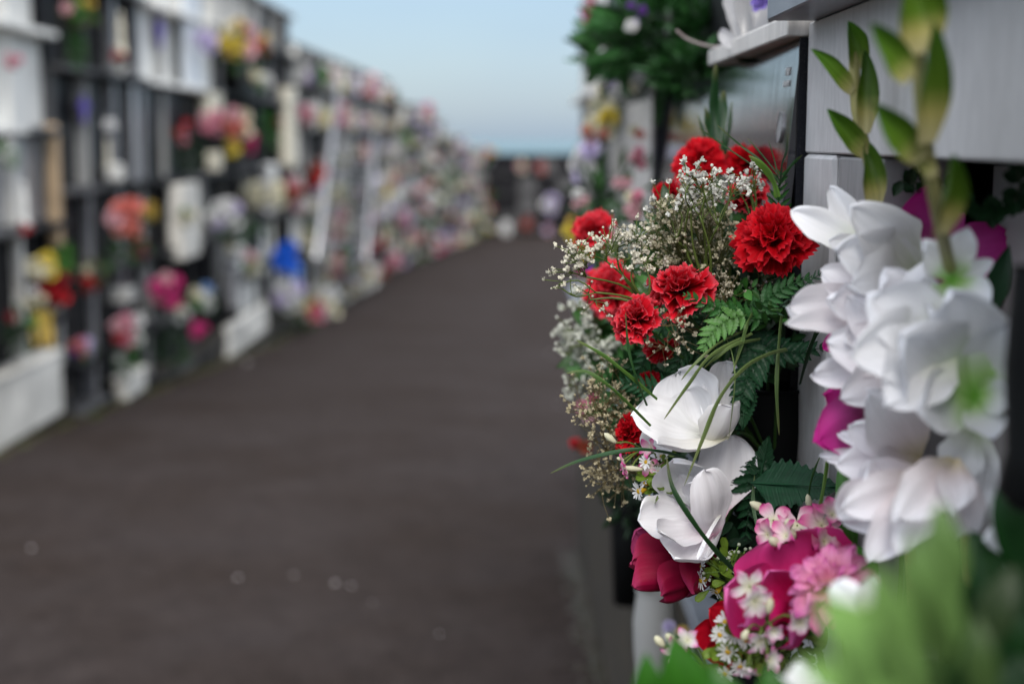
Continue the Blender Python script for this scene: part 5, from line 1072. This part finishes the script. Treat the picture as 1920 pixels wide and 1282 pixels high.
# the rest of the cells
words_pal = [('white', ['white', 'cream', 'white']), ('white and cream', ['white', 'white', 'cream']), ('pale grey white', ['white', 'lilac', 'white']), ('pale cream', ['cream', 'white', 'cream']), ('ivory', ['cream', 'green', 'cream']), ('green and white', ['green', 'white', 'green']), ('off white', ['cream', 'white', 'lilac']), ('dark leafy', ['green', 'darkred', 'green']), ('pale pink', ['rosy', 'white', 'pink']), ('pink', ['pink', 'rosy', 'magenta']), ('cream', ['cream', 'white', 'gold']), ('red', ['red', 'rust', 'white']),
             ('mauve', ['lilac', 'purple', 'white']), ('yellow', ['yellow', 'cream', 'green']), ('leafy white', ['white', 'green', 'green']), ('rust coloured', ['rust', 'rosy', 'cream']), ('magenta', ['magenta', 'rosy', 'white'])]
rown = ['top', 'second', 'third', 'fourth', 'fifth', 'lowest', 'ground']; rs = np.random.default_rng(55); used = {}
ordn = ['first', 'second', 'third', 'fourth', 'fifth', 'sixth', 'seventh', 'eighth', 'ninth', 'tenth', 'eleventh', 'twelfth', 'thirteenth', 'fourteenth', 'fifteenth', 'sixteenth', 'seventeenth', 'eighteenth', 'nineteenth']
places = {'niche wall behind': 'behind the stepladder', 'lower niche wall': 'lower wall past stepladder', 'niche wall stepping': 'wall stepping seaward', 'short niche': 'short wall near path end', 'last and': 'last left wall'}
for (Xw, Yw, zs, hh, px, py, i, j, lab, ang) in CELLS:
    if px < 560: continue
    pl = next((v for k, v in places.items() if lab.startswith(k)), None)
    if pl is None: continue
    if rs.random() < .36 + .22 * math.sin(i * 1.9 + j * 2.3 + Yw): continue
    nm, cols = words_pal[rs.integers(len(words_pal))]; r = rs.uniform(.08, .24); rz = min(r * rs.uniform(.8, 1.2), hh * .5)
    n = 5 if px < 760 else 3; full = f'{nm} bunch on the {rown[j]} shelf, {ordn[i]} column, {pl}'
    bouquet(full, (Xw + .16, Yw + rs.uniform(-.15, .15), zs + rz), r, rz, cols, 3000 + i * 17 + j, n=n, bs=.5, fol=['mid', 'mid', 'dark', 'olive'][rs.integers(4)], fs=.85, toward=(.6, -.75, .25), group='bouquets along the left niche walls')
# end wall and path end
for lb, x, y, Y, r, cols in [('white wreath on the dark end wall', 1035, 385, 61.7, 24, ['white', 'lilac']), ('glint on the path at the far end, modelled as a white bunch', 950, 430, 57, 18, ['white', 'white']),  # the white bunch on the far path is added to stand for a glint
    ('dull red bunch at the foot of the end wall', 990, 420, 61.5, 18, ['rust', 'darkred']), ('beige flowers on the top shelf of the end wall, left', 980, 312, 61.8, 16, ['rosy', 'cream']), ('beige flowers on the top shelf of the end wall, right', 1015, 314, 61.8, 15, ['rosy', 'rust']),
    ('mauve bunch at the foot of the end wall, right', 1028, 432, 61, 12, ['lilac', 'rosy'])]:
    bouquet(lb, P(x, y, Y), r * Y / F * .62, r * Y / F * .62, cols, 4000 + x, n=4, bs=.7, fol=None, toward=(-.1, -1, .1))

# ------------------------------------------------------------------ boxes, planters, figures on the left
def slabbox(name, label, cat, px0, px1, pyb, pyt, mat, X=-3.36, depth=.22, bev=.02, rim=False, ground=False):
    Ya = PX(px0, pyb, X - depth).y; Yb = max(PX(px1, pyb, X).y, Ya + .12); z0 = PX(px0, pyb, X).z; z1 = PX(px0, pyt, X - depth).z; z0 = ground_z(Ya) - .01 if ground else z0; o = empty(name, (X, Ya, z0), label, cat)
    MB().box(X - depth, X, Ya, Yb, z0, z1, bev=bev).build('body', mat, o, False)
    if rim: MB().box(X - depth - .01, X + .015, Ya - .01, Yb + .01, z1 + .002, z1 + .03, bev=.006).build('rim', mat, o, False)
    return o
o = slabbox('stone_planter', 'big white planter box standing on the path at the left edge', 'planter', -60, 122, 805, 722, worn_white, X=-3.36, depth=.16, rim=True, ground=True)
MB().box(-3.47, -3.40, 8.9, 8.98, ground_z(9.3) , zr(-.75), bev=.006).build('post', alu, o, False)
slabbox('stone_box', 'white stone box low against the dark wall', 'box', 418, 503, 650, 612, worn_white, X=-3.38, depth=.08, ground=True)
slabbox('tall_white_box', 'tall white box standing between the salmon and white flowers', 'box', 316, 378, 500, 345, worn_white, X=-3.3, depth=.16)
slabbox('white_pot', 'small white pot under the pink and white bouquet', 'pot', 212, 276, 742, 714, worn_white, X=-3.34, depth=.12, rim=True, ground=True)
slabbox('grey_block', 'light grey stone block above the pink and white bouquet', 'block', 198, 258, 590, 540, stone_grey, X=-3.32)
slabbox('cream_column', 'cream column beside the dark leafy bunch', 'column', 526, 556, 318, 165, cream_stone, X=-3.36, depth=.15)
slabbox('cream_block', 'cream stone block above the salmon bouquet', 'block', 372, 418, 212, 172, cream_stone, X=-3.36, depth=.15)
slabbox('grey_post', 'grey post between the grey bunch and the white stone box', 'post', 424, 448, 590, 500, alu, X=-3.3, depth=.12)
slabbox('tan_post', 'rusty tan post at the joint of the first two walls', 'post', 88, 112, 470, 232, tan_stone, X=-3.40, depth=.1)
slabbox('white_screen', 'pale slatted shutter at the top row of the marble cells', 'shutter', 340, 382, 160, -60, pale_blue, X=-3.42, depth=.06)
slabbox('dark_pot', 'dark pot under the large yellow bouquet', 'pot', 418, 480, 178, 110, black_plastic, X=-3.34)
slabbox('glazed_frame', 'grey metal frame of the dark glazed cell', 'frame', 244, 262, 345, 160, alu, X=-3.44, depth=.05, bev=.005)
slabbox('pale_jar', 'pale jar standing on the shelf in the dark glazed cell', 'jar', 195, 226, 345, 308, white_marble2, X=-3.40, depth=.15)
slabbox('white_jar', 'round white jar right of the magenta flowers', 'jar', 488, 522, 345, 308, white_marble2, X=-3.36, depth=.15, bev=.03)
slabbox('white_pot', 'small white pot under the salmon bouquet', 'pot', 385, 418, 325, 285, cream_stone, X=-3.36, depth=.15)
def enamel(label, px, py, w_, h_):
    p = PX(px, py, -3.47); Y = p.y; a = w_ * Y / F * 2.2; b = h_ * Y / F; o = empty('violet_cross', p, label, 'cross')
    MB().box(p.x - .02, p.x, p.y - a * .28, p.y + a * .28, p.z - b, p.z + b, bev=.004).build('upright', violetM, o, False)
    MB().box(p.x - .018, p.x + .004, p.y - a, p.y + a, p.z, p.z + b * .5, bev=.004).build('crossbar', violetM, o, False)
enamel('violet cross on the white marble cell at the top', 303, 62, 12, 26); enamel('violet cross on the dark granite cell', 159, 205, 14, 24)
def figure(label, px, py, h, mat, X):
    p = PX(px, py, X); hh = h * p.y / F; c = Vector((p.x, p.y, p.z - hh)); prof = [(.5, 0), (.42, .15), (.30, .6), (.26, 1.0), (.34, 1.30), (.20, 1.52), (.13, 1.60), (.20, 1.72), (.19, 1.88), (.08, 2.0)]
    o = empty('statuette', c, label, 'statuette'); m = MB(); v = []; f = []
    for r_, z in prof:
        for k in range(12): a = 6.2832 * k / 12; v.append((c.x + r_ * hh * .55 * math.cos(a), c.y + r_ * hh * .7 * math.sin(a), c.z + z * hh))
    for j in range(len(prof) - 1):
        for k in range(12): f.append((j * 12 + k, j * 12 + (k + 1) % 12, (j + 1) * 12 + (k + 1) % 12, (j + 1) * 12 + k))
    m.add(v, f); m.build('body', mat, o)
figure('cream statuette in a dark cell near the top left', 226, 62, 38, cream_stone, -3.38)
figure('pale statuette in the grey framed cell at the left edge', 45, 385, 44, white_marble2, -3.40)
figure('small pale lamp figure in the dark glazed cell', 202, 285, 26, cream_stone, -3.42)
# gold ribbon hanging from the red roses
o = empty('gold_ribbon', PX(82, 600, -3.2), 'gold ribbon hanging from the red roses over the planter', 'ribbon')
for i in range(3):
    a, b = PX(74 + i * 10, 585, -3.2), PX(66 + i * 15, 650, -3.15); v, f, uv, c = patch(a, b, .035, (.8, -.6, 0), shape_round(.6, .6), ruf=.5, rk=3, seed=i, cols=((0, (.5, .35, .05)), (1, (.5, .33, .05)))); MB().add(v, f, uv, c).build('streamer', petalM, o)

# ------------------------------------------------------------------ stepladder
Yl = 23.5; o = empty('stepladder', PX(640, 600, -2.75), 'tall grey metal stepladder leaning against the left niche wall', 'ladder')
def bar(name, a, b, r, parent=o, mat=alu): v, f = tube([a, b], r, 8); return MB().add(v, f).build(name, mat, parent)
fa, ta = PX(598, 488, -2.9), PX(634, 150, -3.35)
fb, tb = PX(686, 488, -2.9), PX(706, 165, -3.35)
fa = Vector((-2.95, fa.y, fa.z)); k = -2.95
bar('rail', fa, ta, .055); bar('rail', fb, tb, .055)
for i in range(1, 13):
    u = i / 13; bar('rung', fa.lerp(ta, u), fb.lerp(tb, u), .022)
bar('rear_leg', PX(612, 500, -3.3), PX(640, 240, -3.35), .03); bar('rear_leg', PX(700, 480, -3.3), PX(704, 240, -3.35), .03)

# ------------------------------------------------------------------ wet glints on the asphalt, modelled as small white petals
rs = np.random.default_rng(21)
fp = [(325, 705, 'white petal-shaped glint on the asphalt near the wall foot'), (460, 682, 'pale petal-shaped glint pair on the asphalt below the white stone box'), (440, 1085, 'white petal-shaped glint in the middle of the near asphalt'), (625, 1096, 'left petal-shaped glint of two lying side by side'), (663, 1098, 'right petal-shaped glint of two lying side by side'),
      (1050, 760, 'white petal-shaped glint on the asphalt beside the dried gypsophila'), (90, 800, 'pale petal-shaped glint in front of the white planter'), (700, 1130, 'faint petal-shaped glint at the right end of the glint row'), (550, 1080, 'faint petal-shaped glint between the lone one and the pair'), (60, 1030, 'faint petal-shaped glint at the lower left'), (1035, 665, 'pale petal-shaped glint on the path left of the gypsophila'), (820, 1190, 'faint petal-shaped glint low in the middle of the path')]
def ground_at(px, py):
    d = ray(px, py); lo, hi = .5, 80.
    for _ in range(40):
        m = (lo + hi) / 2; z = EYE + d.z / d.y * m
        if z > ground_z(m): lo = m
        else: hi = m
    return Vector((d.x / d.y * lo, lo, ground_z(lo) + .004))
for i, (x, y, lb) in enumerate(fp):
    p = ground_at(x, y); s = .0036 * p.y * rs.uniform(.8, 1.1) * (.7 if 'faint' in lb else 1); a = rs.uniform(0, 6.28); d = Vector((math.cos(a), math.sin(a), .12)) * s
    v, f, uv, c = patch(p, p + d, s * .5, (0, 0, 1), shape_round(.6, .3), bow=.02, cup=.3, seed=i, cols=((0, (.7, .62, .6)), (1, (.8, .78, .8)))); ob = MB().add(v, f, uv, c).build('glint_petal', petalM, None, loc=p); tag(ob, lb, 'petal', 'modelled glints on the path')
